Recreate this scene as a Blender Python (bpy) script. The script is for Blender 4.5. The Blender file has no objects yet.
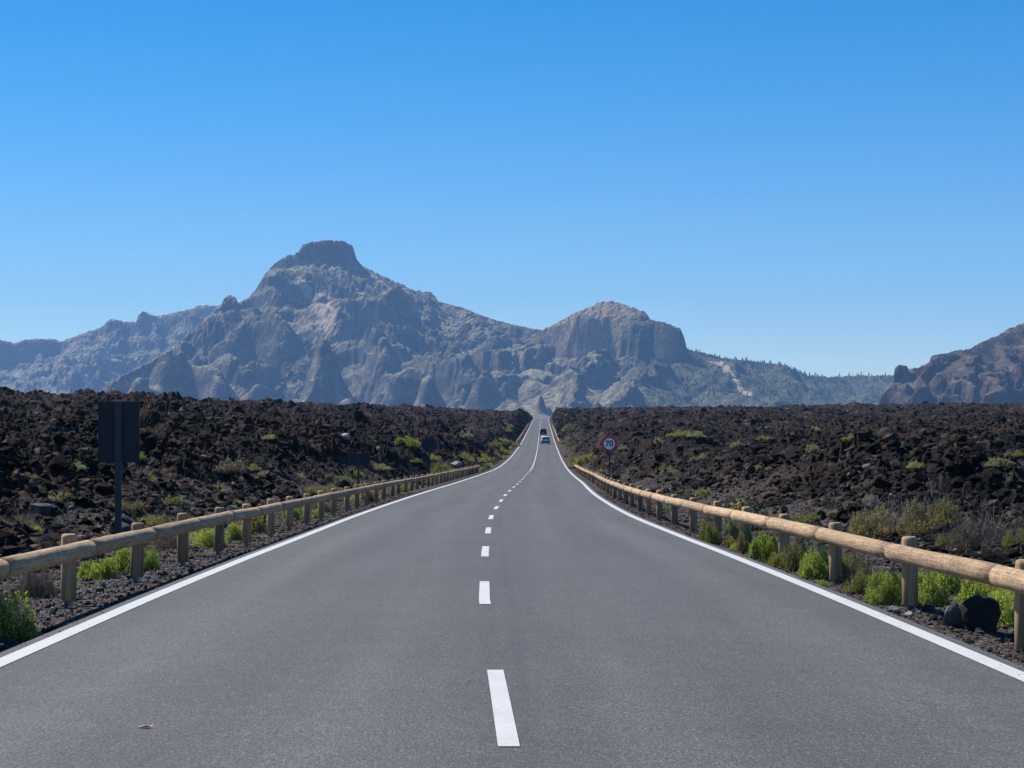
import bpy, bmesh, math, random
import numpy as np
from mathutils import Vector, Matrix

random.seed(7)
rng = np.random.default_rng(7)
S = bpy.context.scene
C = S.collection
R = math.radians
F, CX, HY = 2000.0, 512.0, 425.0          # focal length in pixels, picture centre, eye level row
EYE = 1.5                                 # eye height over the road

# ------------------------------------------------------------------ helpers
def tag(o, label=None, cat=None, group=None, kind=None):
    if label: o['label'] = label
    if cat: o['category'] = cat
    if group: o['group'] = group
    if kind: o['kind'] = kind
    return o

def empty(name, loc, label, cat, group=None, rz=0):
    o = bpy.data.objects.new(name, None)
    o.empty_display_size = .2
    C.objects.link(o)
    o.location = loc
    o.rotation_euler = (0, 0, rz)
    return tag(o, label, cat, group)

def link(name, me, mats=(), parent=None, loc=None):
    o = bpy.data.objects.new(name, me)
    C.objects.link(o)
    for m in (mats if isinstance(mats, (list, tuple)) else [mats]):
        if m and m.name not in [x.name for x in me.materials if x]: me.materials.append(m)
    if parent: o.parent = parent
    if loc is not None: o.location = loc
    return o

def mesh_np(name, v, f, smooth=False):
    v = np.ascontiguousarray(v, dtype=np.float32); f = np.ascontiguousarray(f, dtype=np.int32)
    k = f.shape[1]
    me = bpy.data.meshes.new(name)
    me.vertices.add(len(v)); me.vertices.foreach_set('co', v.ravel())
    me.loops.add(f.size); me.loops.foreach_set('vertex_index', f.ravel())
    me.polygons.add(len(f))
    me.polygons.foreach_set('loop_start', np.arange(len(f), dtype=np.int32) * k)
    me.polygons.foreach_set('use_smooth', np.full(len(f), smooth, dtype=bool))
    me.update(calc_edges=True)
    return me

def grid_faces(nr, nc):
    i = np.arange((nr - 1) * (nc - 1)); r = i // (nc - 1); c = i % (nc - 1); a = r * nc + c
    return np.stack([a, a + 1, a + nc + 1, a + nc], 1)

def attr(me, name, val):
    a = me.attributes.new(name, 'FLOAT', 'POINT')
    a.data.foreach_set('value', np.ascontiguousarray(val, dtype=np.float32).ravel())

def bm_mesh(name, bm, smooth=False, recalc=True):
    if recalc: bmesh.ops.recalc_face_normals(bm, faces=bm.faces)
    me = bpy.data.meshes.new(name); bm.to_mesh(me); bm.free()
    if smooth:
        for p in me.polygons: p.use_smooth = True
    return me

def add_box(bm, c, s, bevel=0, rot=None):
    m = Matrix.Translation(c) @ (rot.to_4x4() if rot else Matrix()) @ Matrix.Diagonal((s[0], s[1], s[2], 1))
    r = bmesh.ops.create_cube(bm, size=1, matrix=m)
    if bevel:
        es = list({e for v in r['verts'] for e in v.link_edges})
        bmesh.ops.bevel(bm, geom=es, offset=bevel, segments=2, affect='EDGES', profile=.6)

def sstep(a, b, x):
    t = np.clip((x - a) / (b - a), 0, 1); return t * t * (3 - 2 * t)

# ------------------------------------------------------------------ noise (numpy)
def _h(ix, iy, seed):
    h = (ix.astype(np.int64) * 374761393 + iy.astype(np.int64) * 668265263 + seed * 1442695041) & 0xffffffff
    h = ((h ^ (h >> 13)) * 1274126177) & 0xffffffff
    h = ((h ^ (h >> 16)) * 2246822519) & 0xffffffff
    return (h ^ (h >> 15)) & 0xffffffff

def hf(ix, iy, seed): return _h(ix, iy, seed) / 4294967296.0

def perlin(x, y, seed=0):
    x0 = np.floor(x); y0 = np.floor(y); fx = x - x0; fy = y - y0
    ux = fx * fx * fx * (fx * (fx * 6 - 15) + 10); uy = fy * fy * fy * (fy * (fy * 6 - 15) + 10)
    def g(ox, oy):
        a = hf(x0 + ox, y0 + oy, seed) * (2 * math.pi)
        return np.cos(a) * (fx - ox) + np.sin(a) * (fy - oy)
    a = g(0, 0); b = g(1, 0); c = g(0, 1); d = g(1, 1)
    return ((a + (b - a) * ux) * (1 - uy) + (c + (d - c) * ux) * uy) * 1.5

def ridged(x, y, seed=0): return 1 - 2 * np.abs(perlin(x, y, seed))

def cells(x, y, seed, tilt=1.0):
    """a jumble of tilted blocks: every cell has its own height and slope"""
    x0 = np.floor(x); y0 = np.floor(y)
    best = np.full(x.shape, 9.0); out = np.zeros(x.shape)
    for ox in (-1, 0, 1):
        for oy in (-1, 0, 1):
            cx = x0 + ox; cy = y0 + oy
            px = cx + hf(cx, cy, seed); py = cy + hf(cx, cy, seed + 11)
            dx = x - px; dy = y - py
            d = dx * dx + dy * dy
            hgt = hf(cx, cy, seed + 23) - .5 + tilt * ((hf(cx, cy, seed + 37) - .5) * dx + (hf(cx, cy, seed + 51) - .5) * dy) * 2 - d * .5
            m = d < best
            best = np.where(m, d, best); out = np.where(m, hgt, out)
    return out

# ------------------------------------------------------------------ materials
MATS = {}
class NT:
    def __init__(s, name):
        m = bpy.data.materials.new(name); m.use_nodes = True
        s.m = m; s.t = m.node_tree; s.t.nodes.clear()
        s.out = s.n('ShaderNodeOutputMaterial')
        MATS[name] = m
    def n(s, typ, **kw):
        x = s.t.nodes.new(typ)
        for k, v in kw.items():
            if k.startswith('i_'):
                key = k[2:]; key = int(key) if key.isdigit() else key.replace('_', ' ')
                x.inputs[key].default_value = v
            else: setattr(x, k, v)
        return x
    def l(s, a, b): s.t.links.new(a, b)
    def coord(s, kind='Object'): return s.n('ShaderNodeTexCoord').outputs[kind]
    def attr(s, name): return s.n('ShaderNodeAttribute', attribute_name=name).outputs['Fac']
    def noise(s, co, scale, detail=3, rough=.55, dist=0):
        x = s.n('ShaderNodeTexNoise', i_Scale=scale, i_Detail=detail, i_Roughness=rough, i_Distortion=dist)
        if co: s.l(co, x.inputs['Vector'])
        return x.outputs['Fac']
    def vor(s, co, scale, out='Color', **kw):
        x = s.n('ShaderNodeTexVoronoi', i_Scale=scale, **kw)
        if co: s.l(co, x.inputs['Vector'])
        return x.outputs[out]
    def ramp(s, fac, stops):
        r = s.n('ShaderNodeValToRGB'); e = r.color_ramp.elements
        while len(e) < len(stops): e.new(.5)
        for k, (p, c) in enumerate(stops):
            e[k].position = p
            e[k].color = (c, c, c, 1) if isinstance(c, (int, float)) else (*c, 1)
        s.l(fac, r.inputs['Fac']); return r.outputs['Color']
    def mix(s, fac, a, b, mode='MIX'):
        x = s.n('ShaderNodeMix', data_type='RGBA', blend_type=mode)
        for sock, v in ((x.inputs[0], fac), (x.inputs[6], a), (x.inputs[7], b)):
            if isinstance(v, bpy.types.NodeSocket): s.l(v, sock)
            elif isinstance(v, (int, float)): sock.default_value = v if sock == x.inputs[0] else (v, v, v, 1)
            else: sock.default_value = (*v, 1)
        return x.outputs[2]
    def math(s, op, a, b=0, clamp=False):
        x = s.n('ShaderNodeMath', operation=op, use_clamp=clamp)
        for k, v in ((0, a), (1, b)):
            if isinstance(v, bpy.types.NodeSocket): s.l(v, x.inputs[k])
            else: x.inputs[k].default_value = v
        return x.outputs[0]
    def bsdf(s, col, rough=.8, bump=None, bstr=.5, bdist=.01, spec=.5, **kw):
        b = s.n('ShaderNodeBsdfPrincipled')
        if isinstance(col, bpy.types.NodeSocket): s.l(col, b.inputs['Base Color'])
        else: b.inputs['Base Color'].default_value = (*col, 1)
        if isinstance(rough, bpy.types.NodeSocket): s.l(rough, b.inputs['Roughness'])
        else: b.inputs['Roughness'].default_value = rough
        b.inputs['Specular IOR Level'].default_value = spec
        for k, v in kw.items(): b.inputs[k.replace('_', ' ')].default_value = v
        if bump is not None:
            bp = s.n('ShaderNodeBump', i_Strength=bstr, i_Distance=bdist)
            s.l(bump, bp.inputs['Height']); s.l(bp.outputs[0], b.inputs['Normal'])
        s.l(b.outputs[0], s.out.inputs['Surface'])
        return b

def simple(name, col, rough=.6, metal=0, spec=.5, var=.15, scale=8):
    t = NT(name); co = t.coord()
    n = t.noise(co, scale, 4)
    c = t.mix(n, tuple(x * (1 - var) for x in col), tuple(min(1, x * (1 + var)) for x in col))
    t.bsdf(c, rough, spec=spec, Metallic=metal)
    return t.m

def m_asphalt():
    t = NT('asphalt'); co = t.coord()
    gm = t.n('ShaderNodeMapping'); gm.inputs['Scale'].default_value = (1, .3, 1); t.l(co, gm.inputs['Vector']); gco = gm.outputs[0]
    uv = t.n('ShaderNodeUVMap').outputs['UV']
    sep = t.n('ShaderNodeSeparateXYZ'); t.l(uv, sep.inputs[0]); lat = sep.outputs[0]
    fine = t.noise(gco, 85, 4, .85)
    big = t.noise(co, .35, 4, .6); mid = t.noise(co, 3.5, 4, .6)
    st = t.n('ShaderNodeMapping'); st.inputs['Scale'].default_value = (1.6, .05, 1); t.l(co, st.inputs['Vector'])
    streak = t.noise(st.outputs[0], 1.0, 4, .6)
    base = t.ramp(fine, [(.32, (.022, .022, .022)), (.5, (.058, .0573, .0575)), (.68, (.118, .117, .117))])
    base = t.mix(t.ramp(big, [(.35, 0), (.7, 1)]), base, t.mix(1, base, (1.13, 1.12, 1.12), 'MULTIPLY'))
    base = t.mix(.55, base, t.mix(1, base, t.ramp(streak, [(.3, .72), (.7, 1.25)]), 'MULTIPLY'))
    base = t.mix(.35, base, t.mix(1, base, t.ramp(mid, [(.3, .75), (.7, 1.2)]), 'MULTIPLY'))
    wt = t.math('ABSOLUTE', t.math('SUBTRACT', t.math('ABSOLUTE', t.math('SUBTRACT', t.math('ABSOLUTE', lat), 1.75)), .82))
    base = t.mix(t.math('MULTIPLY', t.ramp(wt, [(.1, 1), (.5, 0)]), .8), base, t.mix(1, base, (1.2, 1.19, 1.18), 'MULTIPLY'))
    # pale stone chips in the wearing course
    chip = t.vor(co, 42, 'Distance'); chipr = t.vor(co, 42)
    sc = t.n('ShaderNodeSeparateColor'); t.l(chipr, sc.inputs[0])
    cm = t.math('MULTIPLY', t.math('LESS_THAN', chip, .22), t.math('GREATER_THAN', sc.outputs[0], .93))
    base = t.mix(t.math('MULTIPLY', cm, .75), base, (.3, .29, .28))
    grit = t.vor(gco, 105); sgr = t.n('ShaderNodeSeparateColor'); t.l(grit, sgr.inputs[0])
    base = t.mix(.5, base, t.mix(1, base, t.ramp(sgr.outputs[1], [(0, .5), (.5, .88), (.85, 1.15), (1, 2.0)]), 'MULTIPLY'))
    # lay joint beside the centre line, wandering a little
    wob = t.noise(co, 1.3, 3); wob = t.math('MULTIPLY', t.math('SUBTRACT', wob, .5), .16)
    d = t.math('ABSOLUTE', t.math('SUBTRACT', t.math('ADD', lat, wob), .17))
    jn = t.math('MULTIPLY', t.ramp(d, [(0, 1), (.085, 0)]), t.ramp(t.noise(co, 9, 3), [(.35, .25), (.6, 1)]))
    base = t.mix(t.math('MULTIPLY', jn, .45), base, (.035, .035, .038))
    t.bsdf(base, t.ramp(fine, [(.3, .85), (.7, .68)]), t.math('ADD', fine, t.math('MULTIPLY', mid, .3)), .55, .006, spec=.4)
    return t.m

def m_paint():
    t = NT('road_paint'); co = t.coord()
    n = t.noise(co, 30, 5, .65); n2 = t.noise(co, 2.2, 4)
    c = t.mix(t.ramp(n2, [(.35, 0), (.75, .5)]), (.47, .47, .465), (.37, .367, .36))
    c = t.mix(t.ramp(n, [(.56, 0), (.7, .6)]), c, (.2, .2, .2))
    t.bsdf(c, .6, n, .3, .004)
    return t.m

def m_lava():
    t = NT('lava'); co = t.coord()
    a = t.noise(co, .09, 4, .6, .4); b = t.noise(co, 1.3, 5, .65); c = t.noise(co, 7, 4, .7); d = t.noise(co, .5, 5, .65, .3)
    dark = t.ramp(c, [(.25, (.005, .0046, .005)), (.5, (.013, .0115, .0112)), (.75, (.038, .033, .031))])
    brown = t.ramp(c, [(.25, (.011, .0066, .0052)), (.5, (.034, .021, .0155)), (.75, (.08, .051, .037))])
    col = t.mix(t.ramp(t.math('ADD', t.math('MULTIPLY', a, .55), t.math('MULTIPLY', d, .45)), [(.455, 0), (.6, 1)]), dark, brown)
    # grey weathered and lichen crust on scattered blocks
    cell = t.vor(co, 1.1); sc = t.n('ShaderNodeSeparateColor'); t.l(cell, sc.inputs[0])
    m = t.math('MULTIPLY', t.math('GREATER_THAN', sc.outputs[0], .84), t.ramp(b, [(.42, 0), (.62, 1)]))
    gr = t.ramp(c, [(.3, (.035, .034, .032)), (.7, (.11, .106, .1))])
    col = t.mix(t.math('MULTIPLY', m, .75), col, gr)
    # loose dark gravel of the verge
    g1 = t.vor(co, 26); sg = t.n('ShaderNodeSeparateColor'); t.l(g1, sg.inputs[0])
    gcol = t.ramp(sg.outputs[0], [(.0, (.018, .015, .014)), (.55, (.05, .041, .038)), (.86, (.085, .074, .069)), (1, (.19, .18, .17))])
    gcol = t.mix(t.ramp(t.noise(co, .8, 3), [(.4, 0), (.65, .6)]), gcol, t.mix(1, gcol, (1.15, .85, .7), 'MULTIPLY'))
    col = t.mix(t.attr('gravel'), col, gcol)
    h = t.math('ADD', t.math('MULTIPLY', b, .6), t.math('MULTIPLY', c, .4))
    t.bsdf(col, .9, h, 1.0, .22, spec=.07)
    return t.m

def m_rock(name, c0, c1, c2, scale=6, rough=.85):
    t = NT(name); co = t.coord()
    isl = t.n('ShaderNodeNewGeometry').outputs['Random Per Island']
    c = t.noise(co, scale, 5, .65)
    col = t.ramp(c, [(.28, c0), (.52, c1), (.75, c2)])
    col = t.mix(1, col, t.ramp(isl, [(0, .55), (.8, 1.1), (1, 1.9)]), 'MULTIPLY')
    t.bsdf(col, rough, c, .7, .02, spec=.12)
    return t.m

def m_clinker():
    """loose lava blocks: black, with the same rusty areas as the flow and a few grey crusted ones"""
    t = NT('clinker'); co = t.coord(); isl = t.n('ShaderNodeNewGeometry').outputs['Random Per Island']
    c = t.noise(co, 7, 5, .7); a = t.noise(co, .09, 4, .6, .4); d = t.noise(co, .5, 5, .65, .3)
    dark = t.ramp(c, [(.28, (.005, .0046, .005)), (.52, (.0145, .013, .0125)), (.75, (.042, .037, .035))])
    brown = t.ramp(c, [(.28, (.011, .0066, .0052)), (.52, (.037, .023, .017)), (.75, (.088, .056, .041))])
    col = t.mix(t.ramp(t.math('ADD', t.math('MULTIPLY', a, .55), t.math('MULTIPLY', d, .45)), [(.455, 0), (.6, 1)]), dark, brown)
    col = t.mix(1, col, t.ramp(isl, [(0, .35), (.6, .95), (.88, 1.7), (.97, 3), (1, 7)]), 'MULTIPLY')
    t.bsdf(col, .9, c, 1.0, .05, spec=.07)

def m_wood():
    t = NT('weathered_wood')
    uv = t.n('ShaderNodeUVMap').outputs['UV']; co = t.coord()
    info = t.n('ShaderNodeObjectInfo').outputs['Random']
    off = t.n('ShaderNodeCombineXYZ'); t.l(t.math('MULTIPLY', info, 37.0), off.inputs[1])
    v = t.n('ShaderNodeVectorMath', operation='ADD'); t.l(uv, v.inputs[0]); t.l(off.outputs[0], v.inputs[1]); uvo = v.outputs[0]
    mp = t.n('ShaderNodeMapping'); mp.inputs['Scale'].default_value = (26, 1.6, 1); t.l(uvo, mp.inputs['Vector'])
    grain = t.noise(mp.outputs[0], 1.0, 5, .65, .6)
    mp2 = t.n('ShaderNodeMapping'); mp2.inputs['Scale'].default_value = (7, 9, 1); mp2.inputs['Rotation'].default_value = (0, 0, .7); t.l(uvo, mp2.inputs['Vector'])
    scr = t.n('ShaderNodeTexNoise', i_Scale=1.0, i_Detail=5.0, i_Roughness=.7, i_Distortion=1.5); t.l(mp2.outputs[0], scr.inputs['Vector'])
    knot = t.vor(uvo, 3.2, 'Distance')
    blot = t.noise(uvo, 5, 4, .6)
    col = t.ramp(grain, [(.25, (.15, .085, .045)), (.5, (.36, .235, .13)), (.75, (.56, .4, .24))])
    col = t.mix(t.math('MULTIPLY', t.ramp(scr.outputs['Fac'], [(.52, 0), (.66, 1)]), .6), col, (.62, .48, .32))
    col = t.mix(t.math('MULTIPLY', t.ramp(scr.outputs['Fac'], [(.34, 1), (.45, 0)]), .7), col, (.15, .09, .05))
    col = t.mix(t.ramp(knot, [(.04, .85), (.11, 0)]), col, (.09, .05, .028))
    col = t.mix(t.ramp(blot, [(.5, 0), (.72, .55)]), col, (.2, .165, .13))
    col = t.mix(.8, col, t.mix(1, col, t.ramp(info, [(0, .72), (1, 1.22)]), 'MULTIPLY'))
    t.bsdf(col, .82, t.math('ADD', grain, t.math('MULTIPLY', scr.outputs['Fac'], .5)), .7, .012, spec=.3)
    return t.m

def m_post():
    t = NT('brown_post_wood'); co = t.coord(); info = t.n('ShaderNodeObjectInfo').outputs['Random']
    mp = t.n('ShaderNodeMapping'); mp.inputs['Scale'].default_value = (22, 22, 1.5); t.l(co, mp.inputs['Vector'])
    g = t.noise(mp.outputs[0], 1, 5, .65, .5); b = t.noise(co, 4, 3)
    col = t.ramp(g, [(.25, (.14, .085, .045)), (.5, (.33, .215, .12)), (.78, (.5, .36, .215))])
    col = t.mix(t.ramp(b, [(.5, 0), (.75, .5)]), col, (.2, .17, .14))
    col = t.mix(1, col, t.ramp(info, [(0, .75), (1, 1.2)]), 'MULTIPLY')
    t.bsdf(col, .85, g, .7, .01, spec=.3)
    return t.m

def m_leaf(name, cols, trans=.38, rough=.55):
    t = NT(name); geo = t.n('ShaderNodeNewGeometry').outputs['Random Per Island']
    info = t.n('ShaderNodeObjectInfo').outputs['Random']
    k = len(cols) - 1
    col = t.ramp(geo, [(i / k, c) for i, c in enumerate(cols)])
    col = t.mix(1, col, t.ramp(info, [(0, (.8, .82, .8)), (1, (1.25, 1.18, 1.05))]), 'MULTIPLY')
    b = t.n('ShaderNodeBsdfPrincipled', i_Roughness=rough); t.l(col, b.inputs['Base Color']); b.inputs['Specular IOR Level'].default_value = .35
    tr = t.n('ShaderNodeBsdfTranslucent'); t.l(t.mix(1, col, (1.1, 1.2, .6), 'MULTIPLY'), tr.inputs['Color'])
    mx = t.n('ShaderNodeMixShader', i_0=trans); t.l(b.outputs[0], mx.inputs[1]); t.l(tr.outputs[0], mx.inputs[2])
    t.l(mx.outputs[0], t.out.inputs['Surface'])
    return t.m

def m_mountain(name, rock, pale, scrub, scree, vegmin=.35, vegs=1.0):
    t = NT(name); co = t.coord()
    geo = t.n('ShaderNodeNewGeometry'); sep = t.n('ShaderNodeSeparateXYZ'); t.l(geo.outputs['True Normal'], sep.inputs[0]); nz = sep.outputs[2]
    a = t.noise(co, .004, 5, .6); b = t.noise(co, .02, 5, .65); c = t.noise(co, .11, 3, .7); f = t.noise(co, .05, 6, .7); e = t.noise(co, .0016, 3)
    mp = t.n('ShaderNodeMapping'); mp.inputs['Scale'].default_value = (.25, .25, 3.2); t.l(co, mp.inputs['Vector'])
    strat = t.noise(mp.outputs[0], .012, 4, .6)
    col = t.ramp(b, [(.25, tuple(x * .55 for x in rock)), (.5, rock), (.75, pale)])
    col = t.mix(.5, col, t.mix(1, col, t.ramp(strat, [(.3, .55), (.7, 1.4)]), 'MULTIPLY'))
    flat = t.ramp(nz, [(.52, 0), (.74, 1)])
    col = t.mix(t.math('MULTIPLY', flat, t.ramp(a, [(.34, .15), (.55, .9)])), col, scree)
    vg = t.math('MULTIPLY', t.ramp(c, [(.44, 0), (.52, 1)]), t.ramp(nz, [(vegmin, 0), (vegmin + .25, 1)]))
    vg = t.math('MULTIPLY', vg, t.ramp(e, [(.3, .22 * vegs), (.65, .7 * vegs)]))
    col = t.mix(vg, col, scrub)
    col = t.mix(t.math('MULTIPLY', t.attr('green'), t.ramp(f, [(.36, .25), (.56, .9)])), col, (.05, .066, .03))
    col = t.mix(t.attr('scree'), col, t.mix(c, (.42, .33, .24), (.55, .44, .33)))
    col = t.mix(t.attr('cap'), col, t.mix(b, (.24, .175, .12), (.36, .27, .19)))
    col = t.mix(.7, col, t.mix(1, col, t.ramp(f, [(.3, .45), (.7, 1.6)]), 'MULTIPLY'))
    t.bsdf(col, .95, t.math('ADD', t.math('MULTIPLY', b, .6), f), 1.0, 16, spec=.1)
    return t.m

# ------------------------------------------------------------------ the road's course, read off its two edge lines
_rd = np.array([  # distance, centre x, road z (relative to the eye)
 (-60, .25, -.70), (0, -.02, -1.49), (6, -.05, -1.56), (14.14, -.12, -1.665), (19.5, -.185, -1.735), (27.8, -.28, -1.87), (36.8, -.37, -2.04), (50.2, -.47, -2.28),
 (70.4, -.34, -2.60), (114, .46, -3.23), (149, 1.06, -3.72), (199, 1.97, -4.30), (260, 2.99, -4.52), (359, 4.58, -4.12), (452, 6.0, -3.35),
 (519, 7.05, -2.58), (737, 10.4, .05), (1000, 14.65, 3.05), (1060, 15.6, 3.3), (1150, 17.0, 3.0), (1400, 21, 0)])
def spline(xs, ys):
    n = len(xs); h = np.diff(xs); d = np.diff(ys) / h; m = np.zeros(n)
    m[0], m[-1] = d[0], d[-1]
    for i in range(1, n - 1):
        m[i] = (d[i - 1] * h[i] + d[i] * h[i - 1]) / (h[i] + h[i - 1])
    def f(x):
        x = np.asarray(x, dtype=float); i = np.clip(np.searchsorted(xs, x) - 1, 0, n - 2)
        t = np.clip((x - xs[i]) / h[i], 0, 1)
        return ((2 * t**3 - 3 * t**2 + 1) * ys[i] + (t**3 - 2 * t**2 + t) * h[i] * m[i] + (-2 * t**3 + 3 * t**2) * ys[i + 1] + (t**3 - t**2) * h[i] * m[i + 1])
    return f
road_x = spline(_rd[:, 0], _rd[:, 1]); road_z0 = spline(_rd[:, 0], _rd[:, 2])
def road_z(y): return road_z0(y) + EYE

# ------------------------------------------------------------------ lava field terrain
DL = np.log(np.array([8, 20, 35, 60, 100, 180, 300, 450, 700, 1000, 1500.]))
UL = np.array([-300, 0, 130, 200, 330, 450, 531.])
ZL = np.array([
 [-1.5, -1.7, -1.6, -1.4, -.7, 1.2, 3.3, 5.4, 7.0, 8, 0],
 [-1.5, -1.75, -1.65, -1.5, -.8, 1.1, 3.4, 5.4, 6.9, 8, 0],
 [-1.5, -1.8, -1.7, -1.6, -1.0, .8, 3.5, 5.7, 7.0, 8, 0],
 [-1.5, -1.8, -1.75, -1.7, -1.2, .2, 2.4, 4.6, 6.6, 8, 0],
 [-1.5, -1.8, -1.8, -2.1, -1.9, -1.0, .9, 3.2, 5.6, 7, 0],
 [-1.5, -1.8, -1.9, -2.3, -2.6, -2.3, -.9, 1.3, 4.2, 6.3, 0],
 [-1.5, -1.8, -2.0, -2.4, -3.0, -3.3, -3.0, -.8, 2.6, 5.6, 0]])
UR = np.array([549, 620, 700, 860, 1024, 1324.])
ZR = np.array([
 [-1.5, -1.8, -2.0, -2.4, -3.0, -3.3, -2.6, .9, 4.1, 6.6, 0],
 [-1.5, -1.8, -2.0, -2.4, -2.8, -2.6, -1.2, 1.6, 4.9, 7.3, 0],
 [-1.5, -1.8, -2.0, -2.1, -2.2, -1.9, -.4, 2.0, 5.1, 7.3, 0],
 [-1.5, -1.8, -1.9, -1.9, -1.8, -1.0, .5, 2.8, 6.0, 7.8, 0],
 [-1.5, -1.8, -1.85, -1.8, -1.6, -.8, .8, 3.1, 6.4, 8, 0],
 [-1.5, -1.8, -1.8, -1.8, -1.5, -.7, .9, 3.3, 6.6, 8, 0]])
def table(U, Z, u, d):
    i = np.clip(np.searchsorted(U, u) - 1, 0, len(U) - 2); s = np.clip((u - U[i]) / (U[i + 1] - U[i]), 0, 1)
    j = np.clip(np.searchsorted(DL, d) - 1, 0, len(DL) - 2); t = np.clip((d - DL[j]) / (DL[j + 1] - DL[j]), 0, 1)
    return (Z[i, j] * (1 - s) + Z[i + 1, j] * s) * (1 - t) + (Z[i, j + 1] * (1 - s) + Z[i + 1, j + 1] * s) * t

def terrain(X, Y, rough=True):
    X = np.asarray(X, float); Y = np.asarray(Y, float)
    xc = road_x(Y); zr = road_z0(Y); dx = X - xc; a = np.abs(dx)
    Yc = np.maximum(Y, 8)
    u = X / Yc * F + CX; d = np.log(Yc)
    fld = np.where(dx < 0, table(UL, ZL, u, d), table(UR, ZR, u, d))
    edge = perlin(X * .13, Y * .13, 5) * 1.2
    nearf = 1 - sstep(60, 160, Yc)
    w = sstep(4.8, 10.5 - 3.2 * sstep(100, 400, Yc), a + edge * (.3 + .7 * nearf))
    verge = zr - .09 - .09 * sstep(3.8, 5.0, a) + (perlin(X * .7, Y * .7, 3) * .05 + perlin(X * 3.3, Y * 3.3, 4) * .018) * sstep(3.8, 4.5, a)
    fld = fld - np.where(dx < 0, 1.0, .75) * sstep(90, 260, Yc) + .45 * sstep(450, 800, Yc)
    z = verge * (1 - w) + fld * w
    r = sstep(4.2 + 1.8 * nearf, 5.6 + 6 * nearf, a + edge * nearf)
    if rough:
        big = sstep(60, 250, Yc)
        wx = X + perlin(X * .5, Y * .5, 41) * .7 + perlin(X * 1.7, Y * 1.7, 43) * .22; wy = Y + perlin(X * .5, Y * .5, 42) * .7 + perlin(X * 1.7, Y * 1.7, 44) * .22
        patch = .55 + .75 * sstep(-.3, .4, perlin(X / 17, Y / 17, 45))
        n = perlin(X / 26, Y / 26, 6) * (.6 + .9 * big)
        n = n + ridged(wx / 11, wy / 11, 7) * (.62 + .4 * big) + (np.abs(perlin(wx / 4.6, wy / 4.6, 8)) * 1.2 - .3) * .75
        f = ridged(wx / 2.2, wy / 2.2, 46) * .13 + ridged(wx / .95, wy / .95, 47) * .075 + cells(wx / 1.5, wy / 1.5, 9, 1.4) * .2 + cells(wx / .6, wy / .6, 10, 1.4) * .12
        f = f + cells(X / .27, Y / .27, 12, 1.6) * .055 + perlin(X * 5, Y * 5, 13) * .035
        n = n + np.maximum(perlin(wx / 8, wy / 8, 91) - .36, 0) * (2.0 + .5 * big)
        n = (n + f * patch * 1.25) * np.where(dx < 0, 1.1, .8)
        z = z + n * r
    return z + EYE, r

def build_terrain():
    rows = []
    y = 7.0
    while y < 1320:
        rows.append(y)
        y += .13 if y < 75 else (.13 + (y - 75) * .0026 if y < 400 else .98 + (y - 400) * .004)
    rows = np.array(rows); nc = 860
    t = np.linspace(-1, 1, nc)
    Y = np.repeat(rows[:, None], nc, 1); X = t[None, :] * (.31 * rows + 8)[:, None] + road_x(rows)[:, None] * .6
    z, r = terrain(X.ravel(), Y.ravel())
    v = np.stack([X.ravel(), Y.ravel(), z], 1)
    me = mesh_np('lava_field', v, grid_faces(len(rows), nc))
    attr(me, 'gravel', 1 - r)
    o = link('lava_field', me, MATS['lava'])
    tag(o, kind='structure')
    print('terrain', v.shape)

def ray(x, y, rough=True, dmin=13, dmax=1100):
    """ground point seen at a pixel of the photograph"""
    d = np.exp(np.linspace(math.log(dmin), math.log(dmax), 2600))
    X = (x - CX) / F * d; Z = EYE - (y - HY) / F * d
    tz, _ = terrain(X, d, rough)
    k = np.nonzero(Z <= tz)[0]
    k = k[0] if len(k) else len(d) - 1
    return float(X[k]), float(d[k]), float(tz[k])

# ------------------------------------------------------------------ road and markings
def road_rows(y0, y1):
    r = []; y = y0
    while y < y1: r.append(y); y += max(.5, abs(y) * .012)
    r.append(y1); return np.array(r)
ROWS = road_rows(-30, 1300)
def strip(name, lats, dz, mat, rows=ROWS, skirt=0, lf=None):
    lats = np.array(lats, float); n = len(lats)
    Y = np.repeat(rows[:, None], n, 1); L = np.repeat(lats[None, :], len(rows), 0)
    X = road_x(Y) + L
    # height sampled only at the shared rows so sheets never cross each other
    Z = np.interp(Y.ravel(), ROWS, road_z(ROWS)).reshape(Y.shape) - .018 * np.abs(L) / 3.5 + dz
    if skirt: Z[:, 0] -= skirt; Z[:, -1] -= skirt
    me = mesh_np(name, np.stack([X.ravel(), Y.ravel(), Z.ravel()], 1), grid_faces(len(rows), n))
    uv = me.uv_layers.new(name='UVMap')
    li = np.zeros(len(me.loops), dtype=np.int32); me.loops.foreach_get('vertex_index', li)
    uv.data.foreach_set('uv', np.stack([L.ravel()[li], Y.ravel()[li]], 1).astype(np.float32).ravel())
    return me

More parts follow.
